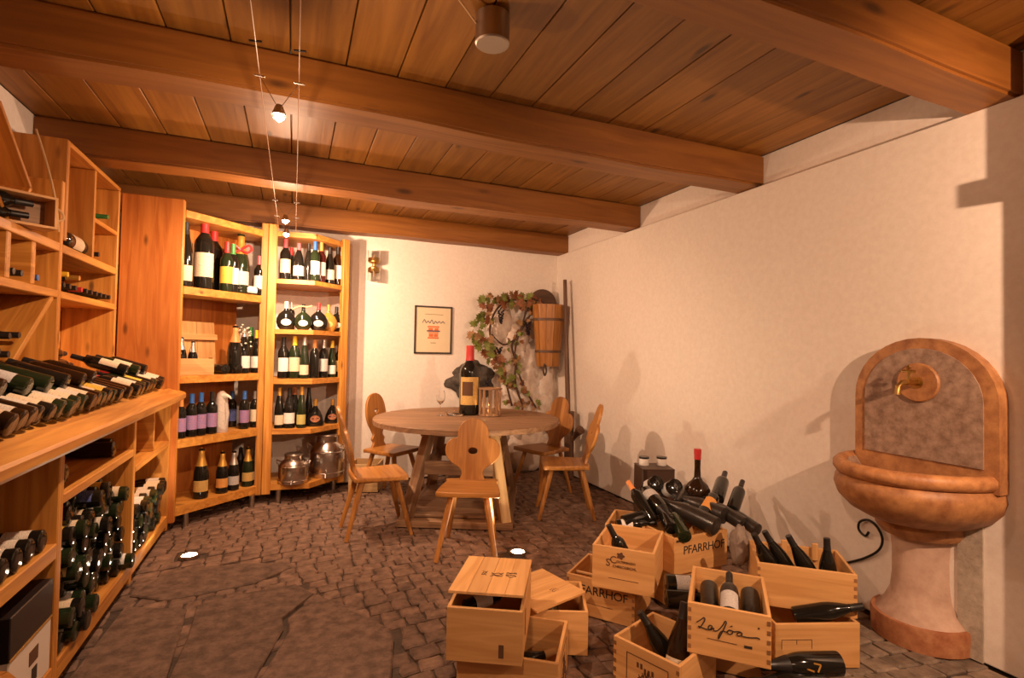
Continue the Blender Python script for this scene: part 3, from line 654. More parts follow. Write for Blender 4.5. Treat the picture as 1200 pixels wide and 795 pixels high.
LABZ = {'bordeaux': (.05, .15), 'burgundy': (.035, .115), 'champagne': (.045, .115), 'flute': (.03, .11), 'bocksbeutel': None, 'flask': None, 'drum': None}
CACHE = {}
def rad_at(prof, z):
    for (r0, z0), (r1, z1) in zip(prof, prof[1:]):
        if z0 <= z <= z1 and z1 > z0: return r0+(r1-r0)*(z-z0)/(z1-z0)
    return prof[-1][0]
def bmesh_part(kind, part, mat):
    k = (kind, part, mat)
    if k in CACHE: return CACHE[k]
    prof, h, r = PROF[kind]; fl_ = FLAT.get(kind, 1); m = MB()
    if part == 'body': m.lathe(prof+[(.001, prof[-1][1]+.001)], 18, sy=fl_)
    elif part == 'capsule':
        z0, z1 = CAPZ[kind]; zs = [z0+(z1-z0)*i/5 for i in range(6)]
        m.lathe([(rad_at(prof, min(z, h))+.0012, z) for z in zs]+[(.001, z1+.0005)], 14, sy=1)
    else:
        if LABZ[kind]:
            z0, z1 = LABZ[kind]; a = 1.15
            m.lathe([(r+.0008, z0), (r+.0008, z1)], 12, -math.pi/2-a, -math.pi/2+a)
        else:                                # oval label on the flat face
            zc = .058 if kind == 'bocksbeutel' else .062; n = 18; vs = []
            for i in range(n):
                t = 2*math.pi*i/n; x = .038*math.cos(t); z = zc+.027*math.sin(t); rr_ = rad_at(prof, z)
                vs.append((x, -fl_*math.sqrt(max(rr_*rr_-x*x, .0001))-.0015, z))
            m.add([(0, -fl_*rad_at(prof, zc)-.0015, zc)]+vs, [(0, 1+i, 1+(i+1) % n) for i in range(n)])
    CACHE[k] = m.mesh(f'{kind}_{part}', mat, True, 50); return CACHE[k]
CAPN = {'black': 'black', 'red': 'red', 'gold': 'gold', 'yellow': 'yellow', 'blue': 'blue', 'white': 'white', 'silver': 'silver', 'orange': 'orange', 'pink': 'pink', 'green': 'green'}
def bottle(kind, base, up=(0, 0, 1), cap='black', lab='cream', s=1.0, where='', group=None, glass='dark', face=None, name=None, label=None):
    z = Vector(up).normalized(); base = Vector(base)
    f = Vector(face) if face is not None else (CAM-base)
    if abs(f.normalized().dot(z)) > .98: f = Vector((0, 0, 1)) if abs(z.z) < .9 else Vector((1, 0, 0))
    y = -(f-z*f.dot(z)).normalized(); x = y.cross(z)
    M = Matrix(((x.x, y.x, z.x, base.x), (x.y, y.y, z.y, base.y), (x.z, y.z, z.z, base.z), (0, 0, 0, 1))) @ Matrix.Diagonal((s, s, s, 1))
    nm = name or {'champagne': 'sparkling_wine_bottle', 'bocksbeutel': 'round_flat_bottle', 'flask': 'bulbous_flask', 'drum': 'squat_liqueur_bottle'}.get(kind, 'wine_bottle')
    o = link(nm, bmesh_part(kind, 'body', 'glass_'+glass), None, M)
    if cap: link('capsule', bmesh_part(kind, 'capsule', 'cap_'+cap), o)
    if lab: link('paper_label', bmesh_part(kind, 'label', 'lab_'+lab), o)
    if not label:
        label = ' '.join(w for w in ({'dark': 'black', 'green': 'dark green', 'brown': 'brown'}.get(glass, 'dark')+' bottle', f'with {lab} label' if lab else '', where) if w)
    return tag(o, label, 'bottle', group)
ORD = ['first', 'second', 'third', 'fourth', 'fifth', 'sixth', 'seventh', 'eighth', 'ninth', 'tenth', 'eleventh', 'twelfth']+[w+'teenth' for w in ('thir', 'four', 'fif', 'six', 'seven', 'eigh', 'nine')]
ORD += ['twentieth']+['twenty-'+w for w in ORD[:9]]+['thirtieth']+['thirty-'+w for w in ORD[:9]]
LAYN = ['lowest', 'second', 'third', 'fourth', 'fifth', 'sixth', 'seventh']
LABC = ['cream', 'pale', 'white', 'cream', 'pale']
# rows lying on the sloping counter, bases to the front
dsl = Vector((-math.cos(sl), 0, math.sin(sl))); nsl = Vector((math.sin(sl), 0, math.cos(sl)))
y = 1.90; i = 0
while y < 4.56:
    if not (3.64 < y < 3.74):
        k = random.choice(('bordeaux', 'bordeaux', 'burgundy')); r_ = PROF[k][2]; lb = random.choice(['cream', 'pale', 'cream', 'cream', 'pale', None, 'cream', None, 'blue', 'yellow'])
        b0 = Vector((-.872+random.uniform(-.012, .008), y, 0)); b0.z = 1.082+(-.862-b0.x)*math.tan(sl)+.002; b0 += nsl*r_
        bottle(k, b0, dsl+Vector((0, random.uniform(-.01, .01), 0)), random.choice(('black', 'red', 'black', 'green')), lb, where=f'on the sloping counter, {ORD[int(round((4.56-y)/.0865))]} from the tall panel', group='bottles lying on the sloping counter',
               glass=random.choice(('dark', 'dark', 'green', 'brown')), face=(.25, -.3, 1))
    y += .0865
y = 2.28
while y < 4.5:
    if not (3.45 < y < 3.95):
        b0 = Vector((-.985+random.uniform(-.02, .02), y, 0)); b0.z = 1.082+(-.862-b0.x)*math.tan(sl)+.004; b0 += nsl*(.037+.0685)
        bottle('bordeaux', b0, dsl, 'black', random.choice((None, None, 'cream', 'silver')), where=f'atop the counter row, {ORD[int((4.5-y)/.173)]} from the tall panel', group='second layer on the counter', glass=random.choice(('dark', 'brown', 'green')), face=(.2, -.3, 1))
    y += .173
# upper shelf unit
for y, z, g in ((3.20, 1.435, 'dark'), (3.105, 1.345, 'dark'), (3.11, 1.43, 'dark'), (3.02, 1.27, 'dark'), (3.02, 1.36, 'dark')):
    bottle('bordeaux', (-1.505, y, z), (1, 0, 0), 'black', None, label=f'bottle neck above the diagonal board, {"higher" if z > 1.4 else "lower"}, {"close to" if y > 3.15 else "clear of"} its slope', group='bottles above the diagonal board')
bottle('bordeaux', (-1.505, 3.29, 1.27), (1, 0, 0), 'black', None, label='single dark bottle lying neck-out below the diagonal board')
for y, c in ((3.12, 'black'), (3.20, 'black'), (3.37, 'blue'), (2.80, 'black')):
    bottle('bordeaux', (-1.505, y, 1.693+.038), (1, 0, 0), c, None, label=f'dark bottle with {c} capsule poking out of a cubbyhole', group='bottles in the cubbyholes')
for i in range(10):
    bottle('bordeaux', (-1.505, 3.70+.0885*i, 1.693+.038), (1, 0, 0), 'black' if i != 3 else 'red', None, label=f'bottle neck pointing out under the magnum shelf, {ORD[9-i]} from the tall panel', group='bottles on the wall shelf')
for i, c in ((0, 'yellow'), (2, 'gold')):
    bottle('bordeaux', (-1.505, 3.745+.0885*i, 1.693+.038+.065), (1, 0, 0), c, None, label=f'bottle with {c} capsule lying on top of the wall shelf row')
bottle('bordeaux', (-1.275, 4.115, 1.955+.056), (0, -1, 0), 'black', 'cream', 1.45, label='large dark magnum with cream label lying on the upper wall shelf', face=(1, 0, .4))
bottle('bordeaux', (-1.505, 4.24, 1.955+.038), (1, 0, 0), 'black', None, label='dark bottle lying neck-out next to the magnum by the side panel')
bottle('bordeaux', (-1.48, 4.30, 2.221+.038), (1, 0, 0), 'green', None, label='bottle with green capsule lying on the small top shelf')
for i, (yy, zz) in enumerate(((3.70, 1.227), (3.72, 1.227), (3.74, 1.295))):
    bottle('burgundy', (-1.255-.09*i if i < 2 else -1.30, yy, zz+.042), (0, 1, 0), 'black', None, label='dark bottle lying sideways at the bottom of the wall shelves', group='sideways bottles under the wall shelves', glass='dark', face=(1, 0, 1))
# lower rack
for i, y in enumerate((2.02, 2.115, 2.21, 2.305, 2.40, 2.50)):
    bottle('burgundy', (-.845, y, .617+.042), (-1, 0, 0), 'black', 'pale', where=f'on the rack shelf over the carton, {ORD[5-i]} from the upright', group='bottles above the carton', face=(.2, -.2, 1))
for i, y in enumerate((2.70, 2.80, 3.50)):
    bottle('champagne', (-.86-.02*i, y, .797+.045), (-1, 0, 0), 'black', None, label=f'dark bottle base-out on the rack shelf under the counter, {ORD[i]} from the carton', group='bottles on the rack shelf')
bottle('burgundy', (-.87, 3.42, .797+.042), (-1, 0, 0), 'black', None, glass='brown', label='brown bottle lying base-out on the rack shelf under the counter')
bottle('champagne', (-.87, 3.80, .692+.045), (-1, 0, 0), 'black', None, label='dark bottle lying alone beside the small rack divider')
for lay in range(7):
    for i in range(11):
        y = 2.70+.0885*i+(.044 if lay % 2 else 0)
        if y > 3.61 or (lay == 6 and (i < 2 or i > 8)): continue
        z = .137+.0425+.078*lay
        f_ = .015-.006*lay+random.uniform(-.05, .05)
        lb = random.choice(('pale', 'white', 'cream', 'pale', None, 'gold')) if lay < 5 else random.choice(('white', 'cream', 'yellow', 'blue'))
        bottle('burgundy', (-.862+f_, y, z), (-1, 0, 0), 'black', lb, where=f'{LAYN[lay]} layer of the big stack, {ORD[i]} from carton', group='big bottle stack in the low rack', glass=random.choice(('dark', 'green')), face=(.1, -.5, 1))
for lay in range(4):
    for i in range(9):
        y = 3.745+.0865*i+(.043 if lay % 2 else 0)
        if y > 4.56: continue
        lb = random.choice(('pale', 'white', 'pale', 'cream'))
        bottle('burgundy', (-.862+random.uniform(-.02, .03)+.01*lay, y, .137+.0425+.0745*lay), (-1, 0, 0), 'black', lb, where=f'in the {LAYN[lay]} layer, {ORD[8-i]} from the tall side panel', group='bottle stack beside the tall panel', glass=random.choice(('dark', 'green')), face=(.1, -.5, 1))

# standing bottles on the corner shelves: pixel of the foot, shelf height, pixel height
def onshelf(u, v, z, sb):
    """point on a corner shelf, sb behind its front edge, in the photo's column u"""
    D = F+(u-600)/FPX*RR-(v-397.5)/FPX*UU
    best = None
    for P0, P1, n in (((A, B, nrm),) if u < 310 else ((Vector((-.158, 5.205, 0)), Vector((.166, 5.165, 0)), Vector((0, 1, 0))), (Vector((.166, 5.165, 0)), Vector((.47, 5.48, 0)), Vector((-.5, .86, 0))))):
        Q = P0+n*sb; d = P1-P0; den = D.x*d.y-D.y*d.x
        t = (Q.x*d.y-Q.y*d.x)/den; k = ((D.x*t-Q.x)*d.x+(D.y*t-Q.y)*d.y)/d.length_squared
        e = max(0, -k, k-1)
        if best is None or e < best[0]: best = (e, Vector((D.x*t, D.y*t, z)))
    return best[1]
def stand(u, v, z, hp, kind, cap, lab, label, glass='dark', lean=(0, 0)):
    back = any(w in label for w in ('behind', 'second row', 'back row', 'tucked', 'between'))
    est = hp*5.0/FPX/PROF[kind][1]*PROF[kind][2]*FLAT.get(kind, 1)
    p = onshelf(u, v, z, (.225 if back else .035)+est)
    D2 = F+(u-600)/FPX*RR-(v-hp-397.5)/FPX*UU
    zt_ = CAMH+D2.z*math.hypot(p.x, p.y)/math.hypot(D2.x, D2.y); s = (zt_-z)/PROF[kind][1]
    return bottle(kind, p+Vector((0, 0, .001)), (lean[0], lean[1], 1), cap, lab, s, label=label, glass=glass)
z1 = 1.861
stand(216, 329, z1, 68, 'flute', 'black', 'cream', 'tall slim bottle with cream label against the side panel')
stand(238, 334, z1, 76, 'bordeaux', 'red', 'cream', 'very large dark bottle with red capsule on the top corner shelf', 'dark')
stand(249.5, 329, z1, 60, 'bordeaux', 'red', None, 'slimmer red-capped bottle right behind the very large bottle')
stand(265, 334, z1, 48, 'bordeaux', 'red', 'yellow', 'bottle with yellow picture label on the top corner shelf', 'green')
stand(272, 330, z1, 42, 'bordeaux', 'green', 'white', 'green-capped bottle beside the yellow picture label')
rb = stand(281, 330, z1, 57, 'champagne', 'gold', 'silver', 'champagne bottle with gold top, silver label and red bow', 'green')
bw = MB()
for sx in (-1, 1): bw.tube(smooth_line([(0, -.03, .225), (sx*.035, -.04, .25), (sx*.05, -.03, .232), (sx*.03, -.04, .212), (0, -.03, .225)], 4), .0065, 6)
bw.build('bow', 'cap_red', rb, True)
stand(303.5, 332, z1, 30, 'bordeaux', 'pink', 'white', 'small bottle with white label beside the middle post')
p = onshelf(273, 335, z1, .07); q = onshelf(304, 338, z1, .055)
bottle('bordeaux', q+Vector((0, 0, .04)), p-q, 'black', 'white', 1.0, label='bottle with white label lying on the top corner shelf', face=(.3, -1, .5))
z2 = 1.169
p = onshelf(231, 440, z2, .10)
bx = empty('small_wooden_box', (p.x-.04, p.y+.03, z2), math.radians(18), label='small open pine box holding two silver-topped bottles', cat='box')
w_, d_, h_ = .27, .16, .13
for n_, c, d in (('front_panel', (0, -d_/2, h_/2), (w_, .012, h_)), ('back_panel', (0, d_/2, h_/2), (w_, .012, h_)), ('end_panel', (-w_/2, 0, h_/2), (.012, d_, h_)), ('end_panel', (w_/2, 0, h_/2), (.012, d_, h_+.015)), ('bottom_panel', (0, 0, .006), (w_, d_, .01))): board(n_, c, d, 'crate', bx, bev=.001)
for dx, hh, lb in ((-.08, .29, 'taller silver-topped sparkling bottle standing in the small pine box'), (0.0, .26, 'shorter silver-topped sparkling bottle standing in the small pine box')):
    q = bx.matrix_basis @ Vector((dx, 0, .014)); bottle('champagne', q, (0, 0, 1), 'silver', 'white', hh/.32, label=lb)
bottle('bordeaux', bx.matrix_basis @ Vector((.04, .0, .10)), bx.matrix_basis.to_3x3() @ Vector((1, -.1, .25)) * -1, 'black', 'white', .8, label='white-labelled bottle lying across the small pine box')
for u, z_, lb, hh, wd, yy in ((236, 1.17, 'pale wooden crate lid leaning at the back of the second corner shelf', .44, .34, 0), (232, 1.862, 'pale wooden crate lid leaning at the back of the top corner shelf', .42, .30, 0), (283, 1.862, 'pale wooden box panel leaning behind the champagne bottle', .34, .22, 0)):
    q = onshelf(u, 433 if z_ < 1.5 else 318, z_, .3); q = A+dAB*((q-A).dot(dAB))+nrm*.345; q.z = z_
    cl = empty('crate_lid', q, math.atan2(dAB.y, dAB.x), label=lb, cat='crate lid')
    for i in range(2): board('slat', (-wd/4+wd/2*i, .02, hh/2), (wd/2-.004, .014, hh), 'crate', cl, M=Matrix.Rotation(-.12, 4, 'X'), bev=.001)
    board('batten', (0, -.002, hh*.7), (wd, .012, .05), 'crate', cl, M=Matrix.Rotation(-.12, 4, 'X'), bev=.001)
stand(274.5, 430, z2, 49, 'champagne', 'orange', None, 'sparkling bottle with orange top on the second corner shelf')
fb = stand(285, 430, z2, 44, 'burgundy', 'silver', 'white', 'bottle wrapped in small white flowers on the second corner shelf')
fm = MB()
for i in range(34):
    t = random.random(); a = random.uniform(0, 6.28); fm.lathe([(.001, -.006), (.008, 0), (.001, .006)], 6, c=((.026+.02*random.random())*math.cos(a), (.026+.02*random.random())*math.sin(a), .16+.17*t))
tag(fm.build('flowers', 'petal', fb), kind='stuff')
stand(293, 431, z2, 47, 'flute', 'green', None, 'slim green-capped bottle between flowers and yellow capsule', 'green')
stand(300.5, 435, z2, 47, 'burgundy', 'yellow', 'white', 'bottle with yellow capsule and low white label by the post')
for u, v, lb in ((264.5, 439, 'dark bottle lying base-out beside the small pine box'), (280, 438, 'bottle lying base-out in front of the flower bottle')):
    p = onshelf(u, v, z2, .03); bottle('burgundy', p+Vector((0, 0, .042)), nrm, 'black', None if u < 270 else 'cream', label=lb)
z3 = .681
stand(211, 514, z3, 46, 'bordeaux', 'orange', 'purple', 'orange-capped bottle half hidden by the side panel')
stand(223.5, 515.5, z3, 52, 'bordeaux', 'blue', 'purple', 'blue-capped bottle with purple label, first from the panel')
stand(234.5, 511, z3, 49, 'bordeaux', 'blue', 'purple', 'blue-capped bottle with purple label, second from the panel')
stand(247.5, 507, z3, 46, 'bordeaux', 'black', 'purple', 'black-capped bottle with purple label next to the stone figure')
stand(271, 505, z3, 45, 'bordeaux', 'blue', 'blue', 'bottle with blue label right behind the stone figure')
stand(285.5, 504, z3, 44, 'bordeaux', 'blue', 'purple', 'blue-capped bottle with purple label near the middle post')
stand(298, 503, z3, 43, 'bordeaux', 'silver', 'cream', 'silver-capped bottle with cream label near the middle post')
stand(303, 499, z3, 42, 'bordeaux', 'pink', None, 'plain pink-capped bottle tucked against the middle post')
p = onshelf(258.5, 509, z3, .09); s_ = 52*depth(p)/FPX
fg = empty('bird_figure', (p.x, p.y, z3), math.radians(-20), label='pale speckled ceramic bird figure between the wine bottles', cat='figurine')
MB().lathe([(.001, 0), (.052, 0), (.055, .02), (.055, .16), (.052, .22), (.046, .26), (.043, .29), (.034, .325), (.016, .343), (.001, .346)], 18).build('body', 'stone_figure', fg, True)
MB().tube([(.02, -.02, .305), (.055, -.03, .308), (.082, -.035, .298), (.096, -.037, .282)], [.022, .016, .010, .004], 8).build('beak', 'petal', fg, True)
for sx in (-1, 1): MB().tube([(sx*.046, -.02, .25), (sx*.058, -.02, .16), (sx*.052, -.01, .06)], [.012, .018, .006], 8).build('wing', 'stone_figure', fg, True)
z4 = .166
stand(234.5, 591, z4, 66, 'champagne', 'gold', 'gold', 'large champagne magnum with gold neck foil on the lowest shelf', 'dark')
stand(259.5, 581, z4, 52, 'champagne', 'gold', 'orange', 'champagne bottle with orange-gold label next to the magnum', 'dark')
stand(273, 577, z4, 49, 'champagne', 'silver', 'silver', 'champagne bottle with silver label on the lowest shelf', 'dark')
stand(281, 569, z4, 45, 'champagne', 'black', None, 'black-topped champagne bottle in the second row')
stand(289.5, 573, z4, 49, 'champagne', 'gold', 'gold', 'champagne bottle with gold collar and gold label', 'green')
stand(298.5, 568, z4, 44, 'champagne', 'black', 'silver', 'small sparkling bottle pressed against the middle post', 'dark')
za = 2.026
for u, v, t, kd, c, l, lb, g in ((334, 324, 282, 'bordeaux', 'pink', 'cream', 'pink-capped bottle with two-part cream label', 'dark'), (341, 320, 292, 'bordeaux', 'red', None, 'shorter red-capped bottle standing in the second row', 'dark'),
        (349.5, 325, 286, 'burgundy', 'pink', 'pale', 'broad bottle with large pale label on the top level', 'dark'), (361, 325, 286, 'flute', 'black', None, 'slim all-black bottle on the top level', 'dark'),
        (368.5, 326, 285, 'bordeaux', 'blue', 'white', 'blue-capped bottle on the top level', 'green'), (375.5, 327, 286, 'bordeaux', 'orange', 'pale', 'orange-capped reddish bottle on the top level', 'red'),
        (386, 328, 291, 'burgundy', 'black', 'cream', 'black-capped bottle with low cream label', 'dark'), (395.5, 330, 290, 'bordeaux', 'black', 'white', 'black bottle with hanging white tag', 'brown')):
    stand(u, v, za, v-t, kd, c, l, lb+', angled shelf', g)
zb_ = 1.568
for u, v, t, kd, c, l, lb, g in ((335, 385, 354, 'bocksbeutel', 'white', 'white', 'round flat bottle with white capsule and oval label', 'dark'), (341, 381, 356, 'bordeaux', 'silver', None, 'plain bottle behind the white-capped flat bottle', 'dark'),
        (355, 385, 357, 'bocksbeutel', 'black', 'white', 'round flat bottle with oval label and twig tied on', 'green'), (373, 385, 356, 'bocksbeutel', 'red', 'silver', 'round flat bottle with red capsule', 'dark'),
        (384.5, 386, 358, 'bocksbeutel', 'gold', 'gold', 'golden amber round flat bottle', 'amber'), (394, 386, 360, 'bocksbeutel', 'black', 'white', 'dark round flat bottle with white tag', 'dark')):
    b_ = stand(u, v, zb_, v-t, kd, c, l, lb+', second level', g)
    if 'twig' in lb: MB().tube(smooth_line([(-.09, -.02, .175), (-.03, -.03, .205), (.03, -.03, .20), (.07, -.02, .215)], 4), .007, 6).build('twig', 'rope', b_, True)
zc_ = 1.118
for u, v, t, kd, c, l, lb, g in ((331.5, 442, 397, 'bordeaux', 'black', 'white', 'bottle with tall white label', 'dark'), (344.5, 441.5, 396, 'bordeaux', 'yellow', 'cream', 'yellow-capped bottle with arched cream label', 'green'),
        (356, 442, 396, 'flute', 'silver', 'cream', 'silver-capped bottle with square cream label', 'green'), (368, 442.5, 400, 'bordeaux', 'orange', None, 'orange-capped bottle without front label', 'dark'),
        (378.5, 441, 400, 'bordeaux', 'silver', 'silver', 'bottle with grey capsule and grey label', 'dark'), (388.5, 441, 400, 'flute', 'yellow', 'white', 'yellow-capped bottle with low white label', 'green'), (396.5, 440, 405, 'bordeaux', 'black', 'gold', 'dark bottle against the right post', 'dark')):
    stand(u, v, zc_, v-t, kd, c, l, lb+', third level', g)
zd = .661
for u, v, t, kd, c, l, lb, g in ((326.5, 503, 455, 'flute', 'gold', 'cream', 'gold-capped bottle with cream label by the post', 'dark'), (338.5, 502.5, 456, 'burgundy', 'black', 'white', 'black-capped bottle with white label', 'dark'),
        (344, 497, 455, 'burgundy', 'orange', None, 'orange-capped bottle standing in the back row', 'dark'), (352.5, 502, 454, 'flute', 'gold', 'olive', 'gold-capped bottle with olive label', 'green'), (361, 497, 455, 'flute', 'black', None, 'slim dark bottle standing in the back row', 'dark'),
        (369, 500, 468, 'drum', 'gold', 'brown', 'squat liqueur bottle with gold neck and round brown label', 'dark'), (389, 497, 468, 'drum', 'gold', 'brown', 'squat liqueur bottle by the right post with brown label', 'dark')):
    stand(u, v, zd, v-t, kd, c, l, lb+', fourth level', g)
# steel wine containers on the lowest level
def churn(u, v, wpx, hpx, label, neck):
    p = at(u, v, .164); s = depth(p)/FPX; r_ = wpx/2*s; h = hpx*s; p = Vector((p.x+.04, p.y+r_*.9, .164))
    c = empty('steel_wine_container', p, math.radians(-20), label=label, cat='steel container')
    MB().lathe([(.001, 0), (r_*.96, 0), (r_, .01), (r_, h*.62), (r_*.97, h*.66), (r_*.80, h*.78), (r_*neck, h*.84), (r_*neck, h*.97), (r_*neck*1.06, h), (.001, h)], 32).build('body', 'steel', c, True)
    for z in (.10, .60): MB().lathe([(r_+.0005, h*z), (r_+.005, h*z+.004), (r_+.0005, h*z+.008)], 32).build('band', 'steel', c, True)
    MB().lathe([(.001, h), (r_*neck*.95, h), (r_*neck*.9, h+.012), (.001, h+.016)], 28).build('lid', 'steel_brushed', c, True)
    MB().tube([(r_*.3, -r_*.95, .045), (r_*.33, -r_-.045, .045), (r_*.33, -r_-.05, .02)], .010, 8).build('spigot', 'steel', c, True)
    for sx in (-1, 1): MB().tube(smooth_line([(sx*r_*.85, 0, h*.72), (sx*(r_+.02), -.01, h*.80), (sx*(r_+.015), -.01, h*.68), (sx*r_*.97, 0, h*.62)], 4), .006, 6).build('handle', 'steel', c, True)
churn(338, 569, 34, 33, 'low wide steel wine container with spigot on the lowest shelf', .62)
churn(378, 561, 41, 48, 'tall steel milk-churn container on the lowest shelf', .66)

# ------------------------------------------------------------------ crates
def crate(FL, FR, dep, h, z0, label, back_extra=0, joints=True, grp=None, fill=True, base='crate', lid=False, th=.014):
    FL = Vector((*FL, 0)); FR = Vector((*FR, 0)); w = (FR-FL).length; dx = (FR-FL).normalized(); rz = math.atan2(dx.y, dx.x)
    o = empty('wine_crate', (FL.x, FL.y, z0), rz, label, 'crate', grp)
    board('front_panel', (w/2, th/2, h/2), (w, th, h), base, o, bev=.0015); board('back_panel', (w/2, dep-th/2, h/2+back_extra/2), (w, th, h+back_extra), base, o, bev=.0015)
    for x in (th/2, w-th/2): board('side_panel', (x, dep/2, h/2), (th, dep-2*th, h), base, o, bev=.0015)
    board('bottom_panel', (w/2, dep/2, .006), (w-2*th, dep-2*th, .01), base, o, bev=.001)
    if joints:
        for x in (th/2+.001, w-th/2-.001):
            j = MB(); n = 11
            for i in range(n):
                if i % 2: j.box((x, -.0006, h*(i+.5)/n), (th*.95, .0014, h/n*.92))
            tag(j.build('finger_joints', 'darkpine', o), kind='stuff')
    return o, w
wood('endg', (.34, .16, .06), (.26, .12, .045)); MATS['darkpine'] = MATS['endg_0']
def onfront(x, z): return Matrix.Translation((x, -.0012, z)) @ Matrix.Rotation(math.pi/2, 4, 'X')
def onright(w, y, z): return Matrix.Translation((w+.0012, y, z)) @ Matrix.Rotation(math.pi/2, 4, 'Z') @ Matrix.Rotation(math.pi/2, 4, 'X')
def inkline(o, pts, r=.0012, mat='ink', name='printed_line'): MB().tube(pts, r, 5).build(name, mat, o)
def vignette(o, T, w, h):
    """burnt-in engraving: a frame with a hill castle scribble"""
    fr = MB()
    for x, z, a, b in ((0, h/2, w, .0032), (0, -h/2, w, .0032), (-w/2, 0, .0032, h), (w/2, 0, .0032, h)): fr.box((x, z, 0), (a, b, .0008))
    random.seed(5)
    for k in range(9):
        zz = -h*.32+h*.06*k; xx = w*(.42-.045*k)
        fr.tube([(-xx+2*xx*i/7-.0*w, zz+random.uniform(-.012, .012), 0) for i in range(8)], .0024, 4)
    for k in range(5):
        fr.box((-w*.22+w*.09*k, h*.22+random.uniform(-.01, .012), 0), (w*.05, h*.14, .0008))
    q = fr.build('burnt_engraving', 'ink_brown', o); q.matrix_basis = T
G = 'wine crates piled by the fountain'
c5, w5 = crate((1.41, 2.545), (1.645, 2.25), .33, .20, 0, 'open pine crate with black PFARRHOF lettering standing on the floor', grp=G)
text('lettering', 'PFARRHOF', .062, 'ink', c5, onfront(w5*.52, .135), .95); inkline(c5, [(.09, -.001, .068), (.26, -.001, .068)], .0012, 'ink_brown')
board('inner_slat', (w5/2, .10, .178), (w5-.03, .012, .015), 'crate', c5)
c4, w4 = crate((1.452, 2.352), (1.672, 2.13), .37, .215, .2015, 'pine crate with burnt SC cellar logo and one white-labelled bottle', grp=G, joints=False)
text('lettering', 'S', .052, 'ink_brown', c4, onfront(.082, .135)); text('lettering', 'C', .052, 'ink_brown', c4, onfront(.108, .152))
text('lettering', 'OLTERENZIO', .016, 'ink_brown', c4, onfront(.172, .147), 1.0); text('lettering', 'CHRECKBICHL', .018, 'ink_brown', c4, onfront(.165, .122), 1.0); inkline(c4, [(.085, -.001, .06), (.235, -.001, .06)], .0012, 'ink_brown')
lf = MB(); lf.prism([(.145+.018*math.cos(t)*(1+.2*math.cos(5*t)), .178+.016*math.sin(t)*(1+.2*math.cos(5*t))) for t in [2*math.pi*i/30 for i in range(30)]], 0, .001); lf.v = [Vector((v.x, -.001+v.z*-1, v.y)) for v in lf.v]; lf.build('leaf_emblem', 'ink_brown', c4)
c6, w6 = crate((1.294, 1.916), (1.404, 1.630), .31, .20, 0, 'open pine crate with framed castle engraving and brown-glass bottle', grp=G)
vignette(c6, onfront(w6*.53, .085), .19, .15)
c7, w7 = crate((1.502, 1.702), (1.720, 1.488), .395, .20, .2015, 'dovetailed pine crate with black lafoa handwriting, full of bottles', grp=G)
c8, w8 = crate((2.105, 1.905), (2.428, 1.632), .33, .20, .2015, 'wide dovetailed pine crate with four necks sticking up beside the fountain', grp=G)
c9, w9 = crate((2.03, 1.735), (2.405, 1.605), .34, .20, 0, 'pine crate on the floor below the wide dovetailed crate', grp=G, joints=False)
for a, b in (((.03, .13), (.17, .13)), ((.03, .13), (.03, .09)), ((.17, .13), (.17, .09)), ((.10, .13), (.10, .11))): inkline(c9, [(a[0], -.001, a[1]), (b[0], -.001, b[1])], .0012, 'ink_brown')
c10, w10 = crate((1.94, 2.305), (2.335, 2.325), .26, .20, .2015, 'pine crate with PFARRHOF lettering heaped with dark bottles', grp=G, joints=False)
text('lettering', 'PFARRHOF', .066, 'ink', c10, onfront(w10*.55, .125), .95); MB().box((.035, -.001, .182), (.045, .001, .012)).build('printed_mark', 'ink', c10)
c11, w11 = crate((1.715, 2.645), (1.875, 2.49), .32, .20, .2015, 'pine crate of dark bottles right behind the cellar logo crate', grp=G, joints=False)
crate((1.96, 2.34), (2.33, 2.36), .24, .20, 0, 'pine crate on the floor carrying the heaped PFARRHOF crate', grp=G, joints=False)
crate((1.78, 2.72), (1.93, 2.57), .28, .20, 0, 'pine crate on the floor under the dark bottles crate', grp=G, joints=False)
crate((1.735, 1.865), (1.90, 1.695), .23, .20, 0, 'pine crate on the floor carrying the lafoa crate', grp=G, joints=False)
c2_, w2 = crate((.64, 2.05), (.975, 1.815), .34, .20, 0, 'open pine crate with engraved side under the lidded crate', grp=G, joints=False)
vignette(c2_, onright(w2, .19, .085), .17, .15)
c3, w3 = crate((1.03, 2.245), (1.295, 2.125), .33, .20, 0, 'pine crate half covered by a skewed loose lid', grp=G, joints=False)
c1, w1 = crate((.577, 1.990), (.836, 1.846), .42, .205, .2015, 'pine crate with its lid lifted ajar, stacked beside the flagstones', grp=G, joints=False)
ld = empty('crate_lid', (0, 0, 0), M=Matrix.Translation((.583, 2.0, .444)) @ Matrix.Rotation(math.radians(-29), 4, 'Z') @ Matrix.Rotation(math.radians(-4), 4, 'X'), label='pine lid with black print lying ajar on the topmost crate', cat='crate lid')
Ml_ = Matrix.Identity(4)
for i in range(4): board('slat', (.037+.0745*i, .215, .012+.003), (.0735, .43, .011), 'crate', ld, M=Ml_, bev=.001)
def stamp(o, x, y, z, w, n, seed):
    random.seed(seed)
    for k in range(n): MB().tube([(x+w*(i/5-.5), y+.016*(k-n/2)+random.uniform(-.008, .008), z) for i in range(6)], .0017, 4).build('burnt_stamp', 'ink_brown', o)
stamp(ld, .165, .21, .0212, .05, 3, 1); stamp(ld, .225, .22, .0212, .045, 4, 2); stamp(ld, .11, .22, .0212, .02, 3, 3)
MB().box((0, 0, 0), (.02, .0012, .05)).build('burnt_stamp', 'ink_brown', c1).matrix_basis = Matrix.Translation((.215, -.0008, .05))
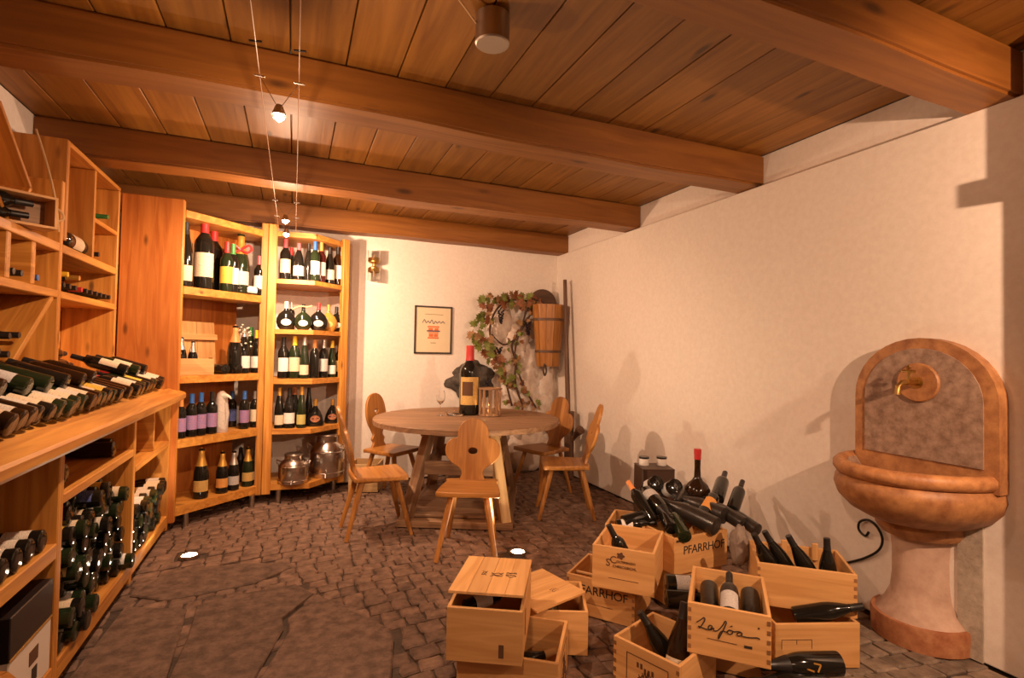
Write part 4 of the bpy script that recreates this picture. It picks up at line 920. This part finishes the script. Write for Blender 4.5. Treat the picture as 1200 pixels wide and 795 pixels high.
MB().box((0, 0, 0), (.0012, .02, .10)).build('burnt_stamp', 'ink_brown', c1).matrix_basis = Matrix.Translation((w1+.0008, .12, .11))
l2 = empty('crate_lid', (1.055, 2.17, .214), math.radians(14), label='skewed loose pine lid beside the topmost crate', cat='crate lid')
for i in range(3): board('slat', (.155, .06+.111*i, .008), (.31, .11, .011), 'crate', l2, M=Matrix.Rotation(math.radians(-2), 4, 'Y'), bev=.001)
stamp(l2, .10, .25, .0165, .06, 2, 4); stamp(l2, .20, .12, .0145, .04, 3, 5)
# handwriting on the front of crate 7 (local x along front, z up)
hw = [[(.035, .138), (.05, .150), (.063, .162), (.066, .152), (.056, .132), (.047, .118), (.043, .124), (.06, .120), (.082, .118), (.094, .132), (.085, .136), (.079, .124), (.088, .118), (.099, .128), (.101, .118), (.115, .122), (.133, .146), (.141, .163), (.146, .158), (.137, .132), (.121, .096), (.117, .090), (.119, .104), (.127, .120), (.138, .124), (.146, .122), (.156, .132), (.166, .132), (.168, .122), (.158, .116), (.150, .122), (.158, .132), (.176, .130), (.190, .134), (.202, .130), (.200, .120), (.188, .117), (.186, .126), (.200, .132), (.203, .120), (.216, .118), (.238, .120), (.258, .124), (.266, .119)], [(.160, .146), (.168, .150)]]
for s in hw:
    pts = smooth_line([(x, -.0012, z-.012) for x, z in s], 5); MB().tube(pts, .0021, 6).build('lettering', 'ink', c7)
MB().prism([(.262+.004*math.cos(t), .004*math.sin(t)) for t in [i*.785 for i in range(8)]], 0, .001).build('printed_dot', 'ink_brown', c7).matrix_basis = Matrix.Translation((0, -.0005, .148)) @ Matrix.Rotation(math.pi/2, 4, 'X')
inkline(c7, [(.075, -.001, .072), (.185, -.001, .070)], .001, 'ink_brown'); MB().box((.225, -.001, .068), (.028, .001, .01)).build('printed_mark', 'ink', c7)

# bottles in and on the crates
def inb(o, kind, base, tip, cap, lab, label, s=1.0, glass='dark', grp=None, face=None):
    b0 = o.matrix_basis @ Vector(base); t = o.matrix_basis @ Vector(tip)
    return bottle(kind, b0, t-b0, cap, lab, s, label=label, glass=glass, group=grp, face=face)
inb(c4, 'bordeaux', (.19, .16, .03), (.06, .09, .30), 'black', 'white', 'white-labelled bottle leaning in the cellar logo crate', 1.0)
inb(c6, 'burgundy', (.20, .20, .04), (.03, .085, .34), 'black', None, 'dark bottle slanting out of the castle engraving crate', 1.0)
inb(c6, 'burgundy', (.22, .105, .022), (.215, .20, .33), 'black', 'cream', 'brown bottle with cream label upright in the castle engraving crate', 1.15, 'brown')
inb(c7, 'burgundy', (.075, .34, .135), (.085, .06, .085), 'black', None, 'dusty bottle neck-down on the left inside the lafoa crate', .95, 'dusty', 'dusty bottles in the lafoa crate')
inb(c7, 'burgundy', (.245, .34, .135), (.245, .06, .085), 'black', None, 'dusty bottle neck-down on the right inside the lafoa crate', .95, 'dusty', 'dusty bottles in the lafoa crate')
inb(c7, 'bordeaux', (.158, .07, .115), (.160, .36, .20), 'black', 'silver', 'dusty bottle with grey label in the middle of the lafoa crate', 1.0, 'dusty')
for i, (b0, t0, lb) in enumerate((((.12, .14, .06), (-.02, .06, .34), 'dark bottle leaning over the corner of the wide crate, first from the PFARRHOF crate'), ((.20, .17, .06), (.04, .14, .33), 'dark bottle leaning in the wide crate, second from the PFARRHOF crate'), ((.30, .16, .05), (.15, .13, .32), 'dark bottle leaning in the wide crate, third from the PFARRHOF crate'), ((.345, .16, .013), (.335, .16, .31), 'dark bottle upright in the wide crate nearest the fountain'))):
    inb(c8, 'burgundy', b0, t0, 'black', None, lb, .98)
for x in (.17, .315): board('inner_slat', (x, .30, .185), (.03, .012, .09), 'crate', c8)
inb(c9, 'burgundy', (.14, .09, .19), (.40, .0, .275), 'black', None, 'dark bottle resting on the floor crate with neck towards the fountain', 1.0)
p = at(983, 778, .10); q = at(905, 780, .10); gb = bottle('champagne', Vector(p)+Vector((0, 0, .0)), q-p, 'black', None, 1.12, label='big dark bottle with gold mark lying across the floor crate', face=(-.3, -1, .3))
MB().tube([(-.012, -.0458, .13), (-.004, -.0458, .155)], .003, 5).tube([(.008, -.0452, .10), (-.015, -.0452, .115)], .003, 5).tube([(.008, -.0452, .10), (.014, -.0445, .125)], .003, 5).build('gold_mark', 'cap_gold', gb)
p = at(965, 800, .045); q = at(880, 800, .045); bottle('champagne', p, q-p, 'black', None, 1.0, label='dark bottle on the floor right under the gold-marked bottle', face=(-.3, -1, .3))
for i, z in enumerate((.245, .285)):
    p = at(780, 702 if i == 0 else 684, z); q = at(860, 706 if i == 0 else 688, z)
    bottle('champagne', p, q-p, 'black', 'silver' if i else None, 1.0, label=('dark bottle with grey print' if i else 'plain dark bottle')+' lying between lafoa and cellar logo crates', face=(-.3, -1, .4))
inb(c2_, 'burgundy', (.12, .10, .06), (.36, .26, .10), 'cork', None, 'dark bottle lying inside the crate under the lidded crate', 1.0)
inb(c1, 'bordeaux', (.05, .11, .155), (.19, .25, .16), 'black', 'white', 'bottle with white label lying under the lifted lid', .8)
inb(c3, 'burgundy', (.09, .04, .12), (.16, .28, .12), 'black', None, 'dark bottle lying under the skewed lid', .9)
# heap of old bottles on the crates by the right wall: foot and tip as (pixel, pixel, height)
heap = [('burgundy', (806, 575, .50), (770, 612, .50), None, 'dusty', 1.1, 'large black-gold bottle slanting on top of the heap'), ('champagne', (757, 578, .52), (790, 612, .46), 'silver', 'dark', 1.15, 'large labelled bottle lying base-up on the heap'),
        ('bordeaux', (787, 620, .43), (770, 585, .50), None, 'dark', 1.0, 'dark bottle with copper capsule in the heap'), ('bordeaux', (766, 612, .42), (752, 590, .50), None, 'dark', 1.0, 'second dark bottle with copper capsule in the heap'),
        ('burgundy', (840, 618, .44), (782, 590, .50), None, 'dusty', 1.3, 'very large dusty bottle lying across the heap'), ('burgundy', (850, 605, .47), (800, 585, .50), None, 'dusty', 1.2, 'dusty bottle lying behind the very large one'),
        ('bordeaux', (803, 630, .41), (786, 600, .47), None, 'green', 1.0, 'green bottle standing slanted in the PFARRHOF crate'), ('burgundy', (730, 612, .42), (752, 606, .44), None, 'dark', .9, 'dark bottle lying in the crate of dark bottles'),
        ('burgundy', (722, 616, .40), (748, 614, .41), 'white', 'dark', .8, 'bottle with white label edge in the crate of dark bottles'),
        ('bordeaux', (822, 606, .46), (852, 556, .62), 'orange', 'dark', 1.1, 'slanted bottle with orange label leaning to the wall'), ('bordeaux', (840, 586, .50), (854, 540, .66), None, 'dark', 1.15, 'dark bottle leaning to the wall behind the orange label'),
        ('bordeaux', (858, 599, .48), (870, 565, .60), None, 'dark', 1.0, 'small dusty bottle leaning to the wall'), ('burgundy', (872, 615, .44), (845, 598, .48), None, 'dusty', 1.0, 'dusty bottle lying at the wall end of the heap'),
        ('burgundy', (888, 622, .42), (862, 604, .46), None, 'dusty', .9, 'dusty bottle lying lowest at the wall end of the heap')]
for k, a, b, lab, g, s, lb in heap:
    p = at(*a); q = at(*b); copper = 'copper' in lb
    bottle(k, p, q-p, 'orange' if copper else 'black', lab, s, label=lb, glass=g, face=(-.4, -1, .5))
for u_, v_, lb in ((770, 566, 'dark bottle lying base-out on the heap, nearer the leather box'), (792, 570, 'dark bottle lying base-out on the heap, nearer the flask')):
    bottle('champagne', at(u_, v_, .56), (.25, .9, -.42), 'black', 'silver', 1.1, label=lb)
blob('cloth_bundle', at(866, 640, .37), (.045, .05, .11), 'cloth', None, 4, 3, .3, 5); tag(bpy.data.objects['cloth_bundle'], 'grey striped cloth bundle stuffed between PFARRHOF and wide crates', 'cloth')
p = at(817, 589, .46); bottle('flask', p, (0, 0, 1), 'red', None, 1.12, label='bulbous brown flask with red wax neck standing on the heap', glass='brown')
ca = empty('bottle_carrier', at(764, 608, .2), math.radians(-20), label='tall dark leather box behind the crates by the wall', cat='box')
ca.location = (2.62, 3.36, 0)
for n_, c, d in (('front_panel', (0, -.11, .26), (.24, .012, .52)), ('back_panel', (0, .11, .26), (.24, .012, .52)), ('side_panel', (-.12, 0, .26), (.012, .22, .52)), ('side_panel', (.12, 0, .26), (.012, .22, .52)), ('lid', (0, 0, .526), (.25, .235, .012))): MB().box(c, d, bev=.003).build(n_, 'leather', ca)
for dx, lb in ((-.07, 'white jar with black lid on the leather box, farther from the fountain'), (.07, 'white jar with black lid on the leather box, nearer the fountain')):
    q = ca.matrix_basis @ Vector((dx, .03, .533)); q = Matrix.Translation((2.62, 3.36, 0)) @ Matrix.Rotation(math.radians(-20), 4, 'Z') @ Vector((dx, .03, .533))
    j = empty('white_jar', q, label=lb, cat='jar'); MB().lathe([(.001, 0), (.036, 0), (.038, .005), (.038, .055), (.001, .055)], 20).build('body', 'grey_cap', j, True); MB().lathe([(.039, .052), (.040, .066), (.001, .068)], 20).build('lid', 'carton_black', j, True)
ca.matrix_basis = Matrix.Translation((2.62, 3.36, 0)) @ Matrix.Rotation(math.radians(-20), 4, 'Z')

# ------------------------------------------------------------------ table top
p = at(549.5, 486, TZ); s_ = 78*depth(p)/FPX/.292
bt = bottle('bordeaux', (p.x, p.y, TZ+.001), (0, 0, 1), 'red', None, s_, label='huge dark bottle with red capsule and yellow label on the round table')
bt.matrix_basis = bt.matrix_basis @ Matrix.Diagonal((1.16, 1.16, 1, 1))
lb_ = MB().lathe([(.0385, .045), (.0385, .165)], 16, -math.pi/2-1.0, -math.pi/2+1.0).build('paper_label', 'lab_gold', bt, True)
MB().lathe([(.0390, .085), (.0390, .145)], 12, -math.pi/2-.75, -math.pi/2+.35).build('label_picture', 'ink_brown', lb_, True)
p = at(574, 487.5, TZ); s_ = depth(p)/FPX; r_ = 12.2*s_; h = 31*s_
ln = empty('candle_lantern', (p.x, p.y, TZ), label='wooden-slatted glass candle lantern burning on the table', cat='lantern')
for i in range(10):
    a = 2*math.pi*i/10; link('slat', MB().box((0, 0, h/2+.006), (.012, .028, h), bev=.002).mesh('slat', 'oldw_2'), ln, Matrix.Rotation(a, 4, 'Z') @ Matrix.Translation((r_, 0, 0)))
MB().lathe([(.001, 0), (r_, 0), (r_, .012), (.001, .012)], 20).build('base', 'oldw_0', ln, True); MB().lathe([(r_*.85, .012), (r_*.85, h*.9), (r_*.82, h*.9), (r_*.82, .012)], 24).build('glass_liner', 'clear', ln, True)
MB().lathe([(r_+.006, h), (r_+.014, h), (r_+.014, h+.014), (r_-.008, h+.014), (r_-.008, h)], 20).build('top_ring', 'oldw_0', ln, True)
cn = MB().lathe([(.001, .013), (.022, .013), (.022, .055), (.001, .052)], 14).build('candle', 'wax', ln, True)
MB().lathe([(.001, .055), (.008, .066), (.006, .08), (.001, .098)], 10).build('flame', 'flame', cn, True)
light('light_candle', 'POINT', (p.x, p.y, TZ+.10), .8, (1, .5, .18), radius=.012)
p = at(516, 487, TZ); s_ = 29*depth(p)/FPX
wg = MB().lathe([(.001, .002), (.034, .0), (.034, .002), (.006, .006), (.0035, .012), (.0035, .085), (.012, .095), (.034, .12), (.040, .145), (.036, .185), (.030, .205), (.0288, .205), (.0348, .185), (.0388, .145), (.033, .122), (.010, .098), (.001, .096)], 24).build('wine_glass', 'clear', None, True)
wg.matrix_basis = Matrix.Translation((p.x, p.y, TZ+.0008)) @ Matrix.Diagonal((1.05, 1.05, s_/.205, 1)); tag(wg, 'empty clear wine glass beside the huge bottle', 'glass')
p = at(533, 487, TZ); ash = MB().lathe([(.001, .0), (.07, 0), (.078, .006), (.082, .045), (.074, .045), (.068, .012), (.001, .010)], 24).build('glass_dish', 'clear', None, True)
ash.matrix_basis = Matrix.Translation((p.x, p.y, TZ+.0008)); tag(ash, 'low clear glass dish beside the huge bottle', 'dish')

# ------------------------------------------------------------------ left side extras
dm = empty('diamond_crate', (-1.335, 3.03, 1.955), label='open wooden crate standing on its corner on the wall shelf', cat='crate')
sA, sB, ang = .45, .30, -.733          # long side falls to the right, short side to the left
top = Vector((0, 3.067-3.03, 2.491-1.955)); dA = Vector((0, math.cos(ang), math.sin(ang))); dB = Vector((0, math.sin(ang), -math.cos(ang)))
for k, (c_, ln_, an_) in enumerate(((top+dA*sA/2, sA, ang), (top+dB*sB+dA*sA/2, sA, ang), (top+dB*sB/2, sB, ang+math.pi/2), (top+dA*sA+dB*sB/2, sB, ang+math.pi/2))):
    o = board('side_panel', (0, 0, 0), (.16, ln_, .02), 'pine', dm, bev=.002); o.matrix_basis = Matrix.Translation(c_) @ Matrix.Rotation(an_, 4, 'X')
o = board('back_panel', (0, 0, 0), (.012, sA, sB), 'pine', dm, bev=.001); o.matrix_basis = Matrix.Translation(top+dA*sA/2+dB*sB/2+Vector((-.075, 0, 0))) @ Matrix.Rotation(ang, 4, 'X')
db = empty('display_box', (-1.29, 3.145, 1.957), math.radians(-52), label='flat wooden box with two dark bottles and rope handle at its end', cat='box')
for n_, c, d in (('bottom_panel', (0, 0, .006), (.13, .42, .012)), ('top_rail', (.0, 0, .15), (.13, .42, .012)), ('end_panel', (0, .204, .078), (.13, .012, .132)), ('end_panel', (0, -.204, .078), (.13, .012, .132)), ('back_panel', (-.06, 0, .078), (.012, .40, .132))): board(n_, c, d, 'oldw' if n_ == 'back_panel' else 'crate', db, bev=.001)
MB().tube(smooth_line([(0, .212, .12), (.0, .245, .105), (0, .255, .07), (0, .212, .045)], 5), .006, 6).build('rope_handle', 'rope', db, True)
MB().tube(smooth_line([(-.05, .15, .50), (-.03, .19, .34), (0, .22, .16), (.01, .235, .0)], 5), .005, 6).build('rope_tie', 'rope', db, True)
for i, z in enumerate((.045, .105)):
    q = db.matrix_basis @ Vector((.005, -.185, z)); bottle('bordeaux', q, db.matrix_basis.to_3x3() @ Vector((0, 1, .03)), 'black', 'cream' if i else None, 1.05 if i else 1.0, label=('upper' if i else 'lower')+' dark bottle lying in the flat wooden display box', face=(1, -.2, .3))
ct = empty('wine_carton', (-.98, 2.42, .137), label='black and white wine carton in the low rack', cat='carton')
MB().box((0, 0, .10), (.28, .33, .20), bev=.003).build('white_base', 'carton_white', ct); MB().box((0, 0, .275), (.284, .334, .15), bev=.003).build('black_cover', 'carton_black', ct)
MB().box((.1425, 0, .205), (.002, .334, .008)).build('gold_stripe', 'cap_gold', ct); MB().box((.141, .02, .13), (.002, .07, .05)).build('printed_mark', 'ink_brown', ct); MB().box((.141, .03, .06), (.002, .04, .05)).build('printed_mark', 'ink', ct)
ct2 = empty('wooden_gift_box', (-.98, 2.10, .137), label='brown wooden gift box beside the black and white carton', cat='box')
MB().box((0, 0, .17), (.26, .22, .34), bev=.004).build('body', 'darkw_2', ct2); MB().box((.131, 0, .17), (.002, .16, .28)).build('front_label', 'lab_gold', ct2)
br = empty('barrel', (-.58, 1.10, 0), label='round wooden barrel top at the end of the low rack', cat='barrel')
prof = [(.175, 0), (.205, .2), (.215, .42), (.205, .62), (.185, .80)]
for i in range(14):
    a0 = 2*math.pi*i/14+.008; a1 = 2*math.pi*(i+1)/14-.008; vs = []; fs = []
    for r_, z in prof:
        for rr_ in (r_, r_-.02):
            for a in (a0, a1): vs.append((rr_*math.cos(a), rr_*math.sin(a), z))
    for k in range(4): b0 = k*4; fs += [(b0, b0+1, b0+5, b0+4), (b0+2, b0+6, b0+7, b0+3), (b0, b0+4, b0+6, b0+2), (b0+1, b0+3, b0+7, b0+5)]
    fs += [(0, 2, 3, 1), (16, 17, 19, 18)]; MB().add(vs, fs).build('stave', 'pine_2', br)
MB().lathe([(.001, .795), (.168, .795), (.168, .77), (.001, .77)], 28).build('head', 'pine_0', br, True)
for z, r_ in ((.10, .195), (.66, .203)): MB().lathe([(r_, z), (r_+.004, z), (r_+.004, z+.03), (r_, z+.03)], 28).build('hoop', 'iron', br, True)
# pale wooden crate behind the chairs, by the angled shelf
crate((.53, 5.36), (.80, 5.27), .30, .27, 0, 'pale wooden crate on the floor between angled shelf and heart chair', joints=False, base='palew')
